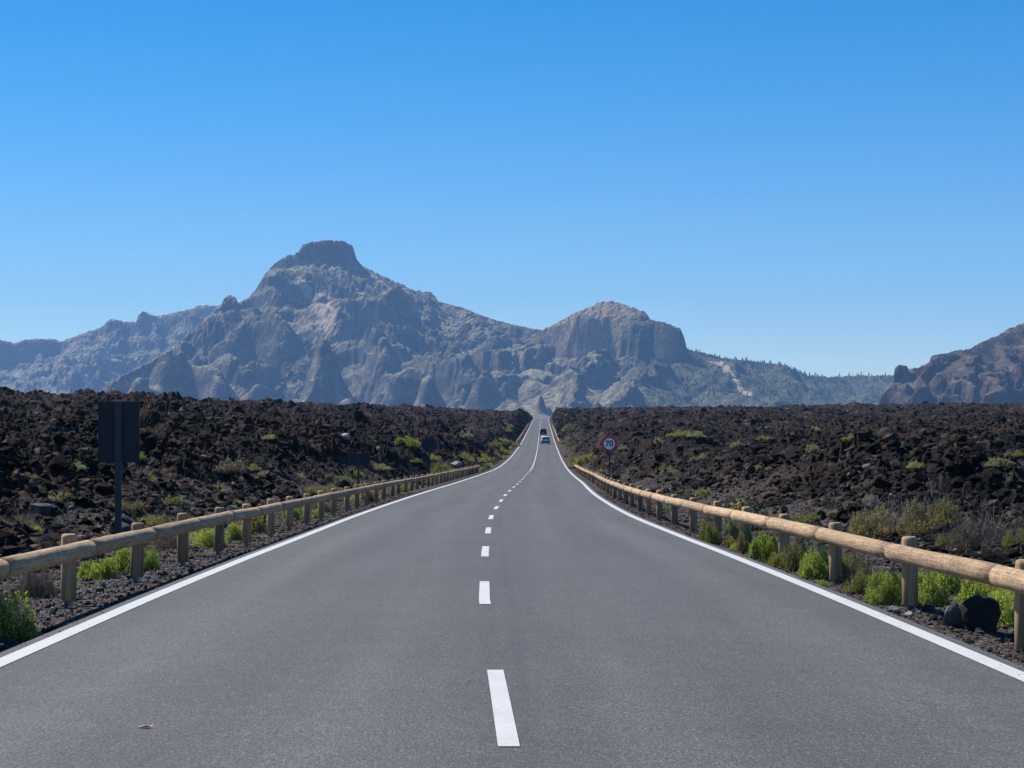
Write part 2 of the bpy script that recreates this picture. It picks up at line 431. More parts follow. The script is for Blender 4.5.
def build_road():
    me = strip('road', [-3.70, -3.68, -3.4, -2.5, -1.2, 0, 1.2, 2.5, 3.4, 3.68, 3.70], 0, None, skirt=.14)
    tag(link('road', me, MATS['asphalt']), kind='structure')
    for s in (-1, 1):
        me = strip('edge_line', sorted([s * 3.42, s * 3.575]), .005, None)
        tag(link('edge_line', me, MATS['road_paint']), kind='structure')
    vs, fs = [], []
    def quad_strip(y0, y1):
        rs = np.unique(np.concatenate([[y0, y1], ROWS[(ROWS > y0) & (ROWS < y1)]]))
        b = len(vs)
        for y in rs:
            z = float(np.interp(y, ROWS, road_z(ROWS))) + .005
            off = float(np.interp(y, [0, 10, 13.5, 20, 30, 45, 60], [.10, .065, .0, -.085, -.10, -.06, 0]))
            for l in (-.055, .055): vs.append((float(road_x(y)) + off + l, y, z))
        for k in range(len(rs) - 1):
            a = b + 2 * k; fs.append((a, a + 1, a + 3, a + 2))
    y = 10.0 - 9.3 * 4
    while y < 172: quad_strip(y, y + 3.5); y += 9.3
    quad_strip(y, 1290)
    me = mesh_np('centre_line', np.array(vs), np.array(fs))
    tag(link('centre_line', me, MATS['road_paint']), kind='structure')

# ------------------------------------------------------------------ rocks
def rock_mesh_np(seed, sub=2, rough=.35, cuts=7):
    """an angular stone: an icosphere cut by random planes"""
    rg = np.random.default_rng(seed)
    bm = bmesh.new(); bmesh.ops.create_icosphere(bm, subdivisions=sub, radius=1)
    v = np.array([p.co[:] for p in bm.verts]); f = np.array([[q.index for q in p.verts] for p in bm.faces]); bm.free()
    for _ in range(cuts):
        n = rg.normal(size=3); n /= np.linalg.norm(n); h = rg.uniform(.45, .8)
        s = v @ n; m = s > h
        v[m] -= np.outer(s[m] - h, n)
    v *= 1 + rg.normal(size=(len(v), 1)) * rough * .12
    v *= rg.uniform(.7, 1.15, 3)
    return v, f
ROCKS1 = [rock_mesh_np(100 + k, 1, .6, 5) for k in range(12)]
ROCKS2 = [rock_mesh_np(200 + k, 2, .35, 9) for k in range(6)]

def rand_rot(rg):
    q = rg.normal(size=4); q /= np.linalg.norm(q); w, x, y, z = q
    return np.array([[1-2*(y*y+z*z), 2*(x*y-z*w), 2*(x*z+y*w)], [2*(x*y+z*w), 1-2*(x*x+z*z), 2*(y*z-x*w)], [2*(x*z-y*w), 2*(y*z+x*w), 1-2*(x*x+y*y)]])

def scatter(name, P, size, protos, mat, sink=.2):
    rg = np.random.default_rng(len(P)); V, Fc, b = [], [], 0
    for (p, s) in zip(P, size):
        v, f = protos[rg.integers(len(protos))]
        w = (v * s) @ rand_rot(rg).T; w[:, 2] *= .8
        w = w + p + np.array([0, 0, s * (.5 - sink)])
        V.append(w); Fc.append(f + b); b += len(v)
    me = mesh_np(name, np.concatenate(V), np.concatenate(Fc))
    return link(name, me, mat)

def build_rubble():
    # rubble of clinker all over the flow
    n = 140000
    d = np.exp(rng.uniform(math.log(22), math.log(420), n)); u = rng.uniform(-60, 1084, n)
    X = (u - CX) / F * d
    keep = np.abs(X - road_x(d)) > np.where(d < 110, 6.0, 4.7) + rng.uniform(0, 2.5, n) * np.where(d < 110, 1, .6)
    X, d = X[keep], d[keep]; z, _ = terrain(X, d)
    s = np.minimum(rng.lognormal(-3.0, .62, len(X)) * (.8 + d / 150) * np.exp(1.1 * perlin(X / 9, d / 9, 90)), .2 + d / 650)
    o = scatter('lava_rubble', np.stack([X, d, z], 1), s, ROCKS1, MATS['clinker'], .25)
    tag(o, kind='stuff')
    n = 26000
    d = np.exp(rng.uniform(math.log(400), math.log(950), n)); u = rng.uniform(-60, 1084, n); u = np.where(rng.random(n) < .3, rng.uniform(515, 575, n), u)
    X = (u - CX) / F * d; keep = np.abs(X - road_x(d)) > 5.0
    X, d = X[keep], d[keep]; z, _ = terrain(X, d)
    s = np.minimum(rng.lognormal(-1.15, .5, len(X)), 1.1)
    tag(scatter('far_lava_rubble', np.stack([X, d, z], 1), s, ROCKS1, MATS['clinker'], .3), kind='stuff')
    # grey crusted slabs lying beyond the left rail
    n = 420
    d = rng.uniform(27, 62, n); X = road_x(d) - rng.uniform(5.8, 15, n); z, _ = terrain(X, d); q = perlin(X / 4, d / 4, 93) > -.05
    X, d, z = X[q], d[q], z[q]
    tag(scatter('grey_lava_slabs', np.stack([X, d, z], 1), rng.lognormal(-2.0, .45, len(X)), ROCKS1, MATS['grey_crust'], .3), kind='stuff')
    # gravel and small stones of the verge
    n = 24000
    d = 13 + rng.random(n) ** 1.7 * 75; side = rng.choice([-1, 1], n)
    a = 3.74 + rng.random(n) ** 1.2 * 2.5
    X = road_x(d) + side * a; z, _ = terrain(X, d)
    s = np.minimum(rng.lognormal(-4.25, .55, n), .075) * np.where(a > 4.2, 1.15, .8)
    tag(scatter('gravel', np.stack([X, d, z], 1), s, ROCKS1, MATS['gravel_stone'], .1), kind='stuff')
    # grit that has rolled on to the edge of the asphalt
    n = 420
    d = 11 + rng.random(n) ** 1.5 * 40; a = 3.7 - rng.random(n) ** 3 * .3; X = road_x(d) + rng.choice([-1, 1], n) * a
    z = np.interp(d, ROWS, road_z(ROWS)) - .018 * a / 3.5
    tag(scatter('edge_grit', np.stack([X, d, z], 1), rng.lognormal(-5.1, .3, n), ROCKS1, MATS['gravel_stone'], .1), kind='stuff')
    # grey chippings under the left rail
    n = 2600
    d = rng.uniform(19, 31, n); X = road_x(d) - rng.uniform(4.2, 4.95, n) - (rng.random(n) < .2) * .4; z, _ = terrain(X, d)
    s = rng.uniform(.008, .019, n)
    tag(scatter('grey_chippings', np.stack([X, d, z], 1), s, ROCKS1, MATS['grey_stone'], .05), kind='stuff')

def stone(name, px, py, w, h, mat, seed, label, cat, depth=None, rot=0, cuts=9, sq=None):
    x, y, z = ray(px, py, py < 500)
    v, f = rock_mesh_np(seed, 3, .12, cuts)
    v = v / (v.max(0) - v.min(0)) * np.array([w, depth or w * .8, h]); v[:, 2] -= v[:, 2].min() + h * (.12 if py > 500 else .3)
    if sq is not None: v = v @ sq
    me = mesh_np(name, v, f)
    o = link(name, me, MATS[mat], loc=(x, y, z)); o.rotation_euler = (0, 0, rot)
    return tag(o, label, cat)

# ------------------------------------------------------------------ guard rails
def tube(name, pts, rad, seg=14, cap=True, wob=0, seed=0):
    """a log along pts; uv = (turn, metres)"""
    rg = np.random.default_rng(seed); pts = [Vector(p) for p in pts]; n = len(pts)
    V, UVv = [], []
    L = 0
    for i, p in enumerate(pts):
        t = (pts[min(i + 1, n - 1)] - pts[max(i - 1, 0)]).normalized()
        s = t.cross(Vector((0, 0, 1))).normalized(); up = s.cross(t)
        if i: L += (p - pts[i - 1]).length
        for k in range(seg):
            a = 2 * math.pi * k / seg
            rr = rad[i] if isinstance(rad, (list, tuple)) else rad
            rr *= 1 + wob * rg.normal()
            V.append(p + (s * math.cos(a) + up * math.sin(a)) * rr); UVv.append((k / seg, L))
    bm = bmesh.new(); vs = [bm.verts.new(v) for v in V]
    uvl = bm.loops.layers.uv.new('UVMap')
    for i in range(n - 1):
        for k in range(seg):
            k2 = (k + 1) % seg
            f = bm.faces.new((vs[i*seg+k], vs[i*seg+k2], vs[(i+1)*seg+k2], vs[(i+1)*seg+k])); f.smooth = True
            for lp, (ii, kk) in zip(f.loops, ((i, k), (i, k + 1), (i + 1, k + 1), (i + 1, k))):
                lp[uvl].uv = (kk / seg, UVv[ii * seg][1])
    if cap:
        for i in (0, n - 1):
            f = bm.faces.new([vs[i*seg+k] for k in range(seg)])
            for lp, k in zip(f.loops, range(seg)): lp[uvl].uv = (.5 + .06 * math.cos(k), .03 * math.sin(k))
    return bm_mesh(name, bm)

def post_mesh():
    """a round-shouldered wooden post 16 cm across, bottom at 0"""
    bm = bmesh.new(); seg = 16
    prof = [(.07, 0), (.08, .012), (.081, .3), (.079, .66), (.074, .685), (.058, .695)]
    rings = [[bm.verts.new((r * math.cos(2*math.pi*k/seg), r * math.sin(2*math.pi*k/seg), z)) for k in range(seg)] for r, z in prof]
    for i in range(len(prof) - 1):
        for k in range(seg):
            f = bm.faces.new((rings[i][k], rings[i][(k+1) % seg], rings[i+1][(k+1) % seg], rings[i+1][k])); f.smooth = True
    bm.faces.new(rings[0]); bm.faces.new(rings[-1])
    return bm_mesh('post', bm)

def foot_mesh():
    bm = bmesh.new()
    add_box(bm, (-.034, 0, -.12), (.008, .09, .34)); add_box(bm, (.034, 0, -.12), (.008, .09, .34)); add_box(bm, (0, .041, -.12), (.06, .008, .34))
    return bm_mesh('steel_foot', bm)

def guard_rail(label, side, off, y0, y1, step, group, simple_far=False):
    root = empty('guard_rail', (float(road_x(y0)) + side * off, y0, float(road_z(y0))), label, 'guard rail', group)
    o0 = Vector(root.location)
    pm, fm = POST, FOOT
    ys = np.arange(y0, y1, step)
    rg = random.Random(int(y0 * 10) + side)
    tops = []
    for i, y in enumerate(ys):
        j = rg.uniform(-.025, .025)
        x = float(road_x(y)) + side * (off + .13) + j; zr = float(road_z(y))
        gz = float(terrain(np.array([x]), np.array([y]), False)[0][0])
        foot = .045 if side > 0 else .09
        zb = gz + foot
        p = link('post', pm, MATS['brown_post_wood'], root, Vector((x, y, zb)) - o0)
        top = zr + .62 + rg.uniform(-.012, .02)
        p.scale = (1, 1, (top - zb) / .695)
        p.rotation_euler = (rg.uniform(-.02, .02), rg.uniform(-.02, .02), rg.uniform(0, 6))
        if not simple_far and y < 75:
            q = link('steel_foot', fm, MATS['galvanised_steel'], p); q.rotation_euler = (0, 0, -p.rotation_euler.z)
        tops.append(zr + .465 + rg.uniform(-.012, .012))
    # logs, one per bay, butting a little past each post
    for i in range(len(ys) - 1 if not simple_far else 0):
        sub = 7 if ys[i] < 60 else 4
        pts, rad = [], []
        r0, r1 = rg.uniform(.088, .094), rg.uniform(.088, .094)
        for k in range(sub + 1):
            t = k / sub; y = ys[i] + (ys[i + 1] - ys[i]) * t + .25
            pts.append(Vector((float(road_x(y)) + side * off + .006 * math.sin(t * 6 + i), y + (-.004 if k == sub else 0), tops[i] * (1 - t) + tops[i + 1] * t)) - o0)
            rad.append(r0 * (1 - t) + r1 * t)
        link('log', tube('log', pts, rad, 18 if ys[i] < 60 else 10, True, .02, i + 50 * (side + 1)), MATS['weathered_wood'], root)
    if simple_far:
        for i in range(0, len(ys) - 1, 4):
            i2 = min(i + 4, len(ys) - 1)
            pts = [Vector((float(road_x(ys[k])) + side * off, ys[k] - (.006 if k == i2 else 0), tops[k])) - o0 for k in range(i, i2 + 1)]
            link('log', tube('log', pts, .11, 8, True, .01, i), MATS['weathered_wood'], root)
    return root

# ------------------------------------------------------------------ signs
def sign_pole(bm, h, w, d): add_box(bm, (0, 0, h / 2 - .2), (w, d, h + .4), .004)

def disc(bm, r, z, y, th, seg=48):
    m = Matrix.Translation((0, y, z)) @ Matrix.Rotation(R(90), 4, 'X')
    bmesh.ops.create_cone(bm, cap_ends=True, segments=seg, radius1=r, radius2=r, depth=th, matrix=m)

def build_signs():
    grey = MATS['dark_sign_back']; pole = MATS['pole_grey']
    # tall board seen from behind
    d = 32.; x = (118.5 - CX) / F * d; z = float(terrain(np.array([x]), np.array([d]), False)[0][0])
    s = empty('road_sign', (x, d, z), 'tall rectangular board seen from its dark back on a grey pole behind the left rail', 'road sign', rz=R(3))
    zt = EYE + (HY - 401) / F * d - z; zb = EYE + (HY - 462.5) / F * d - z
    bm = bmesh.new(); add_box(bm, (0, .05, (zt + zb) / 2), (.655, .022, zt - zb), .008)
    b = link('board', bm_mesh('board', bm), grey, s)
    bm = bmesh.new(); h = (zt - zb) / 2
    for sx in (-.318, .318): add_box(bm, (sx, .036, (zt + zb) / 2), (.018, .03, zt - zb - .02))
    for sz in (zt - .012, zb + .012): add_box(bm, (0, .036, sz), (.612, .03, .018))
    link('rim', bm_mesh('rim', bm), grey, b)
    for zz in (zb + .2, zt - .2):
        bm = bmesh.new(); add_box(bm, (0, .015, zz), (.16, .04, .035), .003); link('clamp', bm_mesh('clamp', bm), pole, s)
    bm = bmesh.new(); sign_pole(bm, zt - .03, .105, .05); link('pole', bm_mesh('pole', bm), pole, s, (0, -.031, 0))
    # low wide board
    d = 80.; x = (358.3 - CX) / F * d; z = float(terrain(np.array([x]), np.array([d]), False)[0][0])
    s = empty('road_sign', (x, d, z), 'small low wide board seen from behind on a thin dark pole beyond the left rail', 'road sign')
    zt = EYE + (HY - 452.5) / F * d - z; zb = EYE + (HY - 465.5) / F * d - z
    bm = bmesh.new(); add_box(bm, (0, .04, (zt + zb) / 2), (.86, .02, zt - zb), .006); b = link('board', bm_mesh('board', bm), grey, s)
    bm = bmesh.new(); sign_pole(bm, zt - .04, .08, .04); link('pole', bm_mesh('pole', bm), pole, s, (0, 0, 0))
    bm = bmesh.new(); add_box(bm, (0, .025, (zt + zb) / 2), (.7, .012, .05)); link('bracket', bm_mesh('bracket', bm), grey, s)
    # round sign from behind
    d = 116.; x = (429.5 - CX) / F * d; z = float(terrain(np.array([x]), np.array([d]), False)[0][0])
    s = empty('road_sign', (x, d, z), 'round sign seen from its dark back on a pole beyond the left rail', 'road sign')
    zc = EYE + (HY - 444.6) / F * d - z
    bm = bmesh.new(); disc(bm, .455, zc, .045, .02); b = link('board', bm_mesh('board', bm), grey, s)
    bm = bmesh.new(); sign_pole(bm, zc + .2, .08, .04); link('pole', bm_mesh('pole', bm), pole, s)
    bm = bmesh.new(); add_box(bm, (0, .028, zc), (.5, .012, .06)); link('bracket', bm_mesh('bracket', bm), grey, s)
    # 70 sign facing us
    d = 116.; x = (609.3 - CX) / F * d; z = float(terrain(np.array([x]), np.array([d]), False)[0][0])
    s = empty('speed_limit_sign', (x, d, z), 'round white speed limit sign with a red ring and 70 behind the right rail', 'speed sign')
    zc = EYE + (HY - 443.8) / F * d - z
    bm = bmesh.new(); disc(bm, .455, zc, 0, .024); b = link('board', bm_mesh('board', bm), MATS['sign_red'], s)
    bm = bmesh.new(); disc(bm, .325, zc, -.015, .006); link('face', bm_mesh('face', bm), MATS['sign_white'], b)
    cu = bpy.data.curves.new('number', 'FONT'); cu.body = '70'; cu.size = .46; cu.align_x = 'CENTER'; cu.align_y = 'CENTER'; cu.extrude = .003; cu.offset = .012; cu.resolution_u = 4
    tmp = bpy.data.objects.new('tmp', cu); me = bpy.data.meshes.new_from_object(tmp); me.name = 'number'; bpy.data.objects.remove(tmp)
    n = link('number', me, MATS['sign_black'], b); n.location = (0, -.022, zc); n.rotation_euler = (R(90), 0, 0)
    bm = bmesh.new(); sign_pole(bm, zc + .25, .08, .04); link('pole', bm_mesh('pole', bm), pole, s, (0, .045, 0))
    bm = bmesh.new(); add_box(bm, (0, .018, zc + .1), (.4, .012, .05)); add_box(bm, (0, .018, zc - .1), (.4, .012, .05)); link('bracket', bm_mesh('bracket', bm), pole, s)

# ------------------------------------------------------------------ cars (seen from the rear, driving away)
def loft(sections, name):
    """sections: list of closed rings of points with equal counts"""
    bm = bmesh.new(); rings = [[bm.verts.new(p) for p in s] for s in sections]
    n = len(rings[0])
    for a, b in zip(rings, rings[1:]):
        for k in range(n): bm.faces.new((a[k], a[(k+1) % n], b[(k+1) % n], b[k]))
    bm.faces.new(rings[0]); bm.faces.new(rings[-1])
    return bm_mesh(name, bm, True)

def car(label, y, lane, paint, W, H, L):
    x = float(road_x(y)) + lane; z = float(np.interp(y, ROWS, road_z(ROWS))) - .01
    slope = math.atan((float(road_z(y + 3)) - float(road_z(y - 3))) / 6); yaw = -math.atan((float(road_x(y + 3)) - float(road_x(y - 3))) / 6)
    c = empty('car', (x, y, z), label, 'car', 'cars driving away'); c.rotation_euler = (slope, 0, yaw)
    w = W / 2
    def ring(yy, zb, zt, hw, tw):   # lower hull section: rounded
        return [(-hw*.93, yy, zb), (-hw, yy, zb+.12), (-hw, yy, zb+(zt-zb)*.55), (-tw, yy, zt), (tw, yy, zt), (hw, yy, zb+(zt-zb)*.55), (hw, yy, zb+.12), (hw*.93, yy, zb)]
    belt = H * .6
    secs = [ring(0, .42, belt-.12, w*.86, w*.8), ring(.07, .3, belt-.04, w*.96, w*.88), ring(.3, .24, belt, w, w*.93), ring(L*.3, .22, belt, w, w*.94), ring(L*.62, .22, belt-.03, w, w*.93), ring(L*.72, .22, belt-.09, w, w*.9), ring(L*.92, .24, belt-.26, w*.96, w*.8), ring(L*.985, .3, belt-.36, w*.86, w*.68), ring(L, .4, belt-.42, w*.7, w*.55)]
    link('body', loft(secs, 'body'), paint, c)
    def cab(yy, zb, zt, bw, tw):
        return [(-bw, yy, zb), (-(bw+tw)/2-.03, yy, (zb+zt)/2), (-tw, yy, zt-.05), (-tw*.86, yy, zt), (tw*.86, yy, zt), (tw, yy, zt-.05), ((bw+tw)/2+.03, yy, (zb+zt)/2), (bw, yy, zb)]
    zb = belt - .03
    secs = [cab(.1, zb, zb+.12, w*.88, w*.8), cab(.24, zb, H-.16, w*.9, w*.74), cab(.42, zb, H-.03, w*.92, w*.76), cab(L*.3, zb, H, w*.93, w*.78), cab(L*.48, zb, H-.04, w*.93, w*.77), cab(L*.62, zb, H-.3, w*.92, w*.8), cab(L*.74, zb, zb+.03, w*.86, w*.82)]
    link('cabin', loft(secs, 'cabin'), paint, c)
    def pane(name, pts, mat, parent=c):
        bm = bmesh.new(); vs = [bm.verts.new(p) for p in pts]; f = bm.faces.new(vs)
        r = bmesh.ops.extrude_face_region(bm, geom=[f]); nrm = f.normal.copy() if f.normal.length else Vector((0, -1, 0))
        f.normal_update(); nrm = f.normal * .02
        bmesh.ops.translate(bm, verts=[v for v in r['geom'] if isinstance(v, bmesh.types.BMVert)], vec=nrm)
        return link(name, bm_mesh(name, bm), mat, parent)
    g = MATS['car_glass']
    pane('rear_window', [(-w*.74, .1, zb+.14), (w*.74, .1, zb+.14), (w*.66, .225, H-.2), (-w*.66, .225, H-.2)], g)
    for s in (-1, 1):
        k = s * (w * .93 + .008)
        pane('side_window', [(k, .55, zb+.06), (k, L*.38, zb+.06), (s*(w*.80+.02), L*.36, H-.12), (s*(w*.79+.02), .62, H-.12)], g)
        pane('side_window', [(k, L*.40, zb+.06), (k, L*.62, zb+.06), (s*(w*.82+.02), L*.5, H-.12), (s*(w*.8+.02), L*.385, H-.12)], g)
        bm = bmesh.new(); add_box(bm, (s*w*.78, .055, belt-.2), (w*.3, .1, .2), .02); link('tail_light', bm_mesh('tail_light', bm), MATS['tail_light_red'], c)
        bm = bmesh.new(); add_box(bm, (s*(w+.08), L*.63, belt+.06), (.17, .1, .13), .03); link('mirror', bm_mesh('mirror', bm), paint, c)
        for yy in (L*.19, L*.8):
            bm = bmesh.new(); bmesh.ops.create_cone(bm, cap_ends=True, segments=28, radius1=.33, radius2=.33, depth=.22, matrix=Matrix.Translation((s*(w-.13), yy, .33)) @ Matrix.Rotation(R(90), 4, 'Y'))
            bmesh.ops.bevel(bm, geom=[e for e in bm.edges if e.calc_face_angle(0) > 1], offset=.03, segments=2, affect='EDGES')
            wh = empty('wheel', (0, 0, 0), None, None); wh.parent = c
            link('tyre', bm_mesh('tyre', bm), MATS['tyre_rubber'], wh)
            bm = bmesh.new(); bmesh.ops.create_cone(bm, cap_ends=True, segments=20, radius1=.21, radius2=.18, depth=.03, matrix=Matrix.Translation((s*(w-.012), yy, .33)) @ Matrix.Rotation(R(90*s), 4, 'Y'))
            link('rim', bm_mesh('rim', bm), MATS['galvanised_steel'], wh)
    bm = bmesh.new(); add_box(bm, (0, -.02, .44), (W*.92, .16, .3), .05); link('bumper', bm_mesh('bumper', bm), MATS['black_plastic'], c)
    bm = bmesh.new(); add_box(bm, (0, -.022 + .03, belt-.27), (.52, .03, .11), .003); link('number_plate', bm_mesh('number_plate', bm), MATS['sign_white'], c)
    return c

# ------------------------------------------------------------------ plants
def leaf_cards(P, D, L, W, bend=.3, seg=2):
    """narrow folded leaves, base at P along D"""
    n = len(P); rg = np.random.default_rng(n)
    D = D / np.linalg.norm(D, axis=1, keepdims=True)
    ref = rg.normal(size=(n, 3)); s = np.cross(D, ref); s /= np.linalg.norm(s, axis=1, keepdims=True) + 1e-9
    up = np.cross(s, D)
    L = np.asarray(L)[:, None] * np.ones((n, 1)); W = np.asarray(W)[:, None] * np.ones((n, 1))
    m = P + D * L * .55 + up * L * .05; tip = P + D * L + up * L * bend * rg.uniform(-1, 1, (n, 1))
    V = np.stack([P, m + s * W, tip, m - s * W], 1).reshape(-1, 3)
    f = np.arange(n * 4).reshape(-1, 4)
    return V, f

def bush_foliage(seed, shoots, leaves, leaf, wid, flat=.75, lobes=7, spread=.55):
    """unit-radius mound: lobes of upright leafy shoots with gaps between"""
    rg = np.random.default_rng(seed)
    la = rg.uniform(0, 2*math.pi, lobes); lr = np.sqrt(rg.random(lobes)) * .62
    lc = np.stack([np.cos(la)*lr, np.sin(la)*lr, np.zeros(lobes)], 1); ls = rg.uniform(.2, .46, lobes); lh = rg.uniform(.4, 1.15, lobes) * flat * (1.15 - lr * .6)
    P, D, Ls = [], [], []
    for i in range(shoots):
        k = rg.integers(lobes)
        th = rg.uniform(0, 2*math.pi); ph = math.acos(1 - rg.random() * .95)
        n = np.array([math.sin(ph)*math.cos(th), math.sin(ph)*math.sin(th), math.cos(ph)])
        rr = rg.uniform(.6, 1.02) ** .7
        b = lc[k] + n * np.array([ls[k], ls[k], lh[k]]) * rr
        ax = n * 1.0 + np.array([0, 0, .4]) + rg.normal(size=3) * .3; ax /= np.linalg.norm(ax)
        sl = rg.uniform(.6, 1.4) * leaf * (2.2 if rg.random() < .85 else 5)
        for j in range(leaves):
            t = (j + rg.random()) / leaves
            p = b + ax * sl * (t - .5)
            o = rg.normal(size=3); o -= ax * o.dot(ax); o /= np.linalg.norm(o) + 1e-9
            P.append(p); D.append(ax * (spread + .5 * t) + o * (.75 - .25 * t)); Ls.append(leaf * rg.uniform(.65, 1.25) * (1.15 - .5 * t))
    P = np.array(P); D = np.array(D); Ls = np.array(Ls)
    P[:, 2] = np.maximum(P[:, 2], .015)
    return leaf_cards(P, D, Ls, Ls * wid)

def bush_twigs(seed, n, flat, r=.012, dry=False):
    rg = np.random.default_rng(seed); V, Fc = [], []
    for i in range(n):
        a = rg.uniform(0, 2*math.pi); e = rg.uniform(.15, 1.45); ln = rg.uniform(.45, .78) if dry else rg.uniform(.6, .95)
        d = np.array([math.cos(a)*math.cos(e), math.sin(a)*math.cos(e), math.sin(e)*flat])
        p = np.array([math.cos(a), math.sin(a), 0]) * rg.uniform(0, .25); segs = 3
        pts = [p]
        for k in range(segs):
            p = p + (d + rg.normal(size=3) * .28) * ln / segs; pts.append(p)
        forks = [(pts, r)]
        for k in range(5 if dry else 2):
            q = pts[rg.integers(1, segs + 1)]; dd = d + rg.normal(size=3) * .55
            forks.append(([q, q + dd * .16, q + dd * .3 + rg.normal(size=3) * .05], r * .55))
        for pl, rad in forks:
            b = len(V)
            for m, q in enumerate(pl):
                rr = rad * (1 - .6 * m / (len(pl) - 1))
                for c in range(3): V.append(q + rr * np.array([math.cos(c*2.09), math.sin(c*2.09), .3*math.sin(c*2.09+1)]))
            for m in range(len(pl) - 1):
                for c in range(3): Fc.append((b+m*3+c, b+m*3+(c+1) % 3, b+m*3+3+(c+1) % 3, b+m*3+3+c))
    V = np.array(V); V[:, 2] = np.maximum(V[:, 2], -.02)
    return V, np.array(Fc)

PROTO = {}
def make_plants():
    for k in range(4):
        PROTO['green', k] = (mesh_np('foliage', *bush_foliage(300+k, 1700, 10, .046, .34, .72, 10, .3)), mesh_np('stem', *bush_twigs(320+k, 26, .8)))
    for k in range(3):
        PROTO['olive', k] = (mesh_np('foliage', *bush_foliage(340+k, 1300, 10, .042, .32, .62, 10, .3)), mesh_np('stem', *bush_twigs(360+k, 70, .75, .009, True)))
    for k in range(2):
        PROTO['dry', k] = (mesh_np('foliage', *bush_foliage(380+k, 800, 8, .045, .2, .6, 9, .35)), mesh_np('stem', *bush_twigs(390+k, 150, .6, .008, True)))
    for k in range(4):
        PROTO['far', k] = (mesh_np('foliage', *bush_foliage(400+k, 380, 6, .1, .4, .6, 6, .3)), None)
LEAFM = {'green': 'leaf_green', 'olive': 'leaf_olive', 'dry': 'leaf_dry', 'yellow': 'leaf_yellow', 'sage': 'leaf_sage'}
def shrub(x, y, z, w, h, kind, label, group=None, mat=None, seed=0):
    """one plant; children foliage and stem, or one mesh when it is a few pixels"""
    rg = random.Random(seed * 77 + int(x * 100) + int(y * 10))
    mat = MATS[LEAFM[mat or kind]]
    base = {'green': 4, 'olive': 3, 'dry': 2, 'far': 4}[kind]
    fm, sm = PROTO[kind, rg.randrange(base)]
    flat = {'green': .9, 'olive': .75, 'dry': .75, 'far': .75}[kind]
    g = 1.38 if kind == 'green' else 1.32
    sc = (w / 2 * g, w / 2 * g, h / flat * 1.2)
    rz = rg.uniform(0, 6.28)
    if kind == 'far':
        o = bpy.data.objects.new('shrub', fm); C.objects.link(o)
        if not fm.materials: fm.materials.append(mat)
        o.material_slots[0].link = 'OBJECT'; o.material_slots[0].material = mat
        o.location = (x, y, z - .03); o.scale = sc; o.rotation_euler = (0, 0, rz)
        return tag(o, label, 'shrub', group)
    root = empty('shrub', (x, y, z - .02), label, 'shrub', group); root.scale = sc; root.rotation_euler = (0, 0, rz)
    for nm, me, mm in (('foliage', fm, mat), ('stem', sm, MATS['twig_grey' if kind != 'green' else 'twig_green'])):
        o = bpy.data.objects.new(nm, me); C.objects.link(o); o.parent = root
        if not me.materials: me.materials.append(mm)
        o.material_slots[0].link = 'OBJECT'; o.material_slots[0].material = mm
    return root

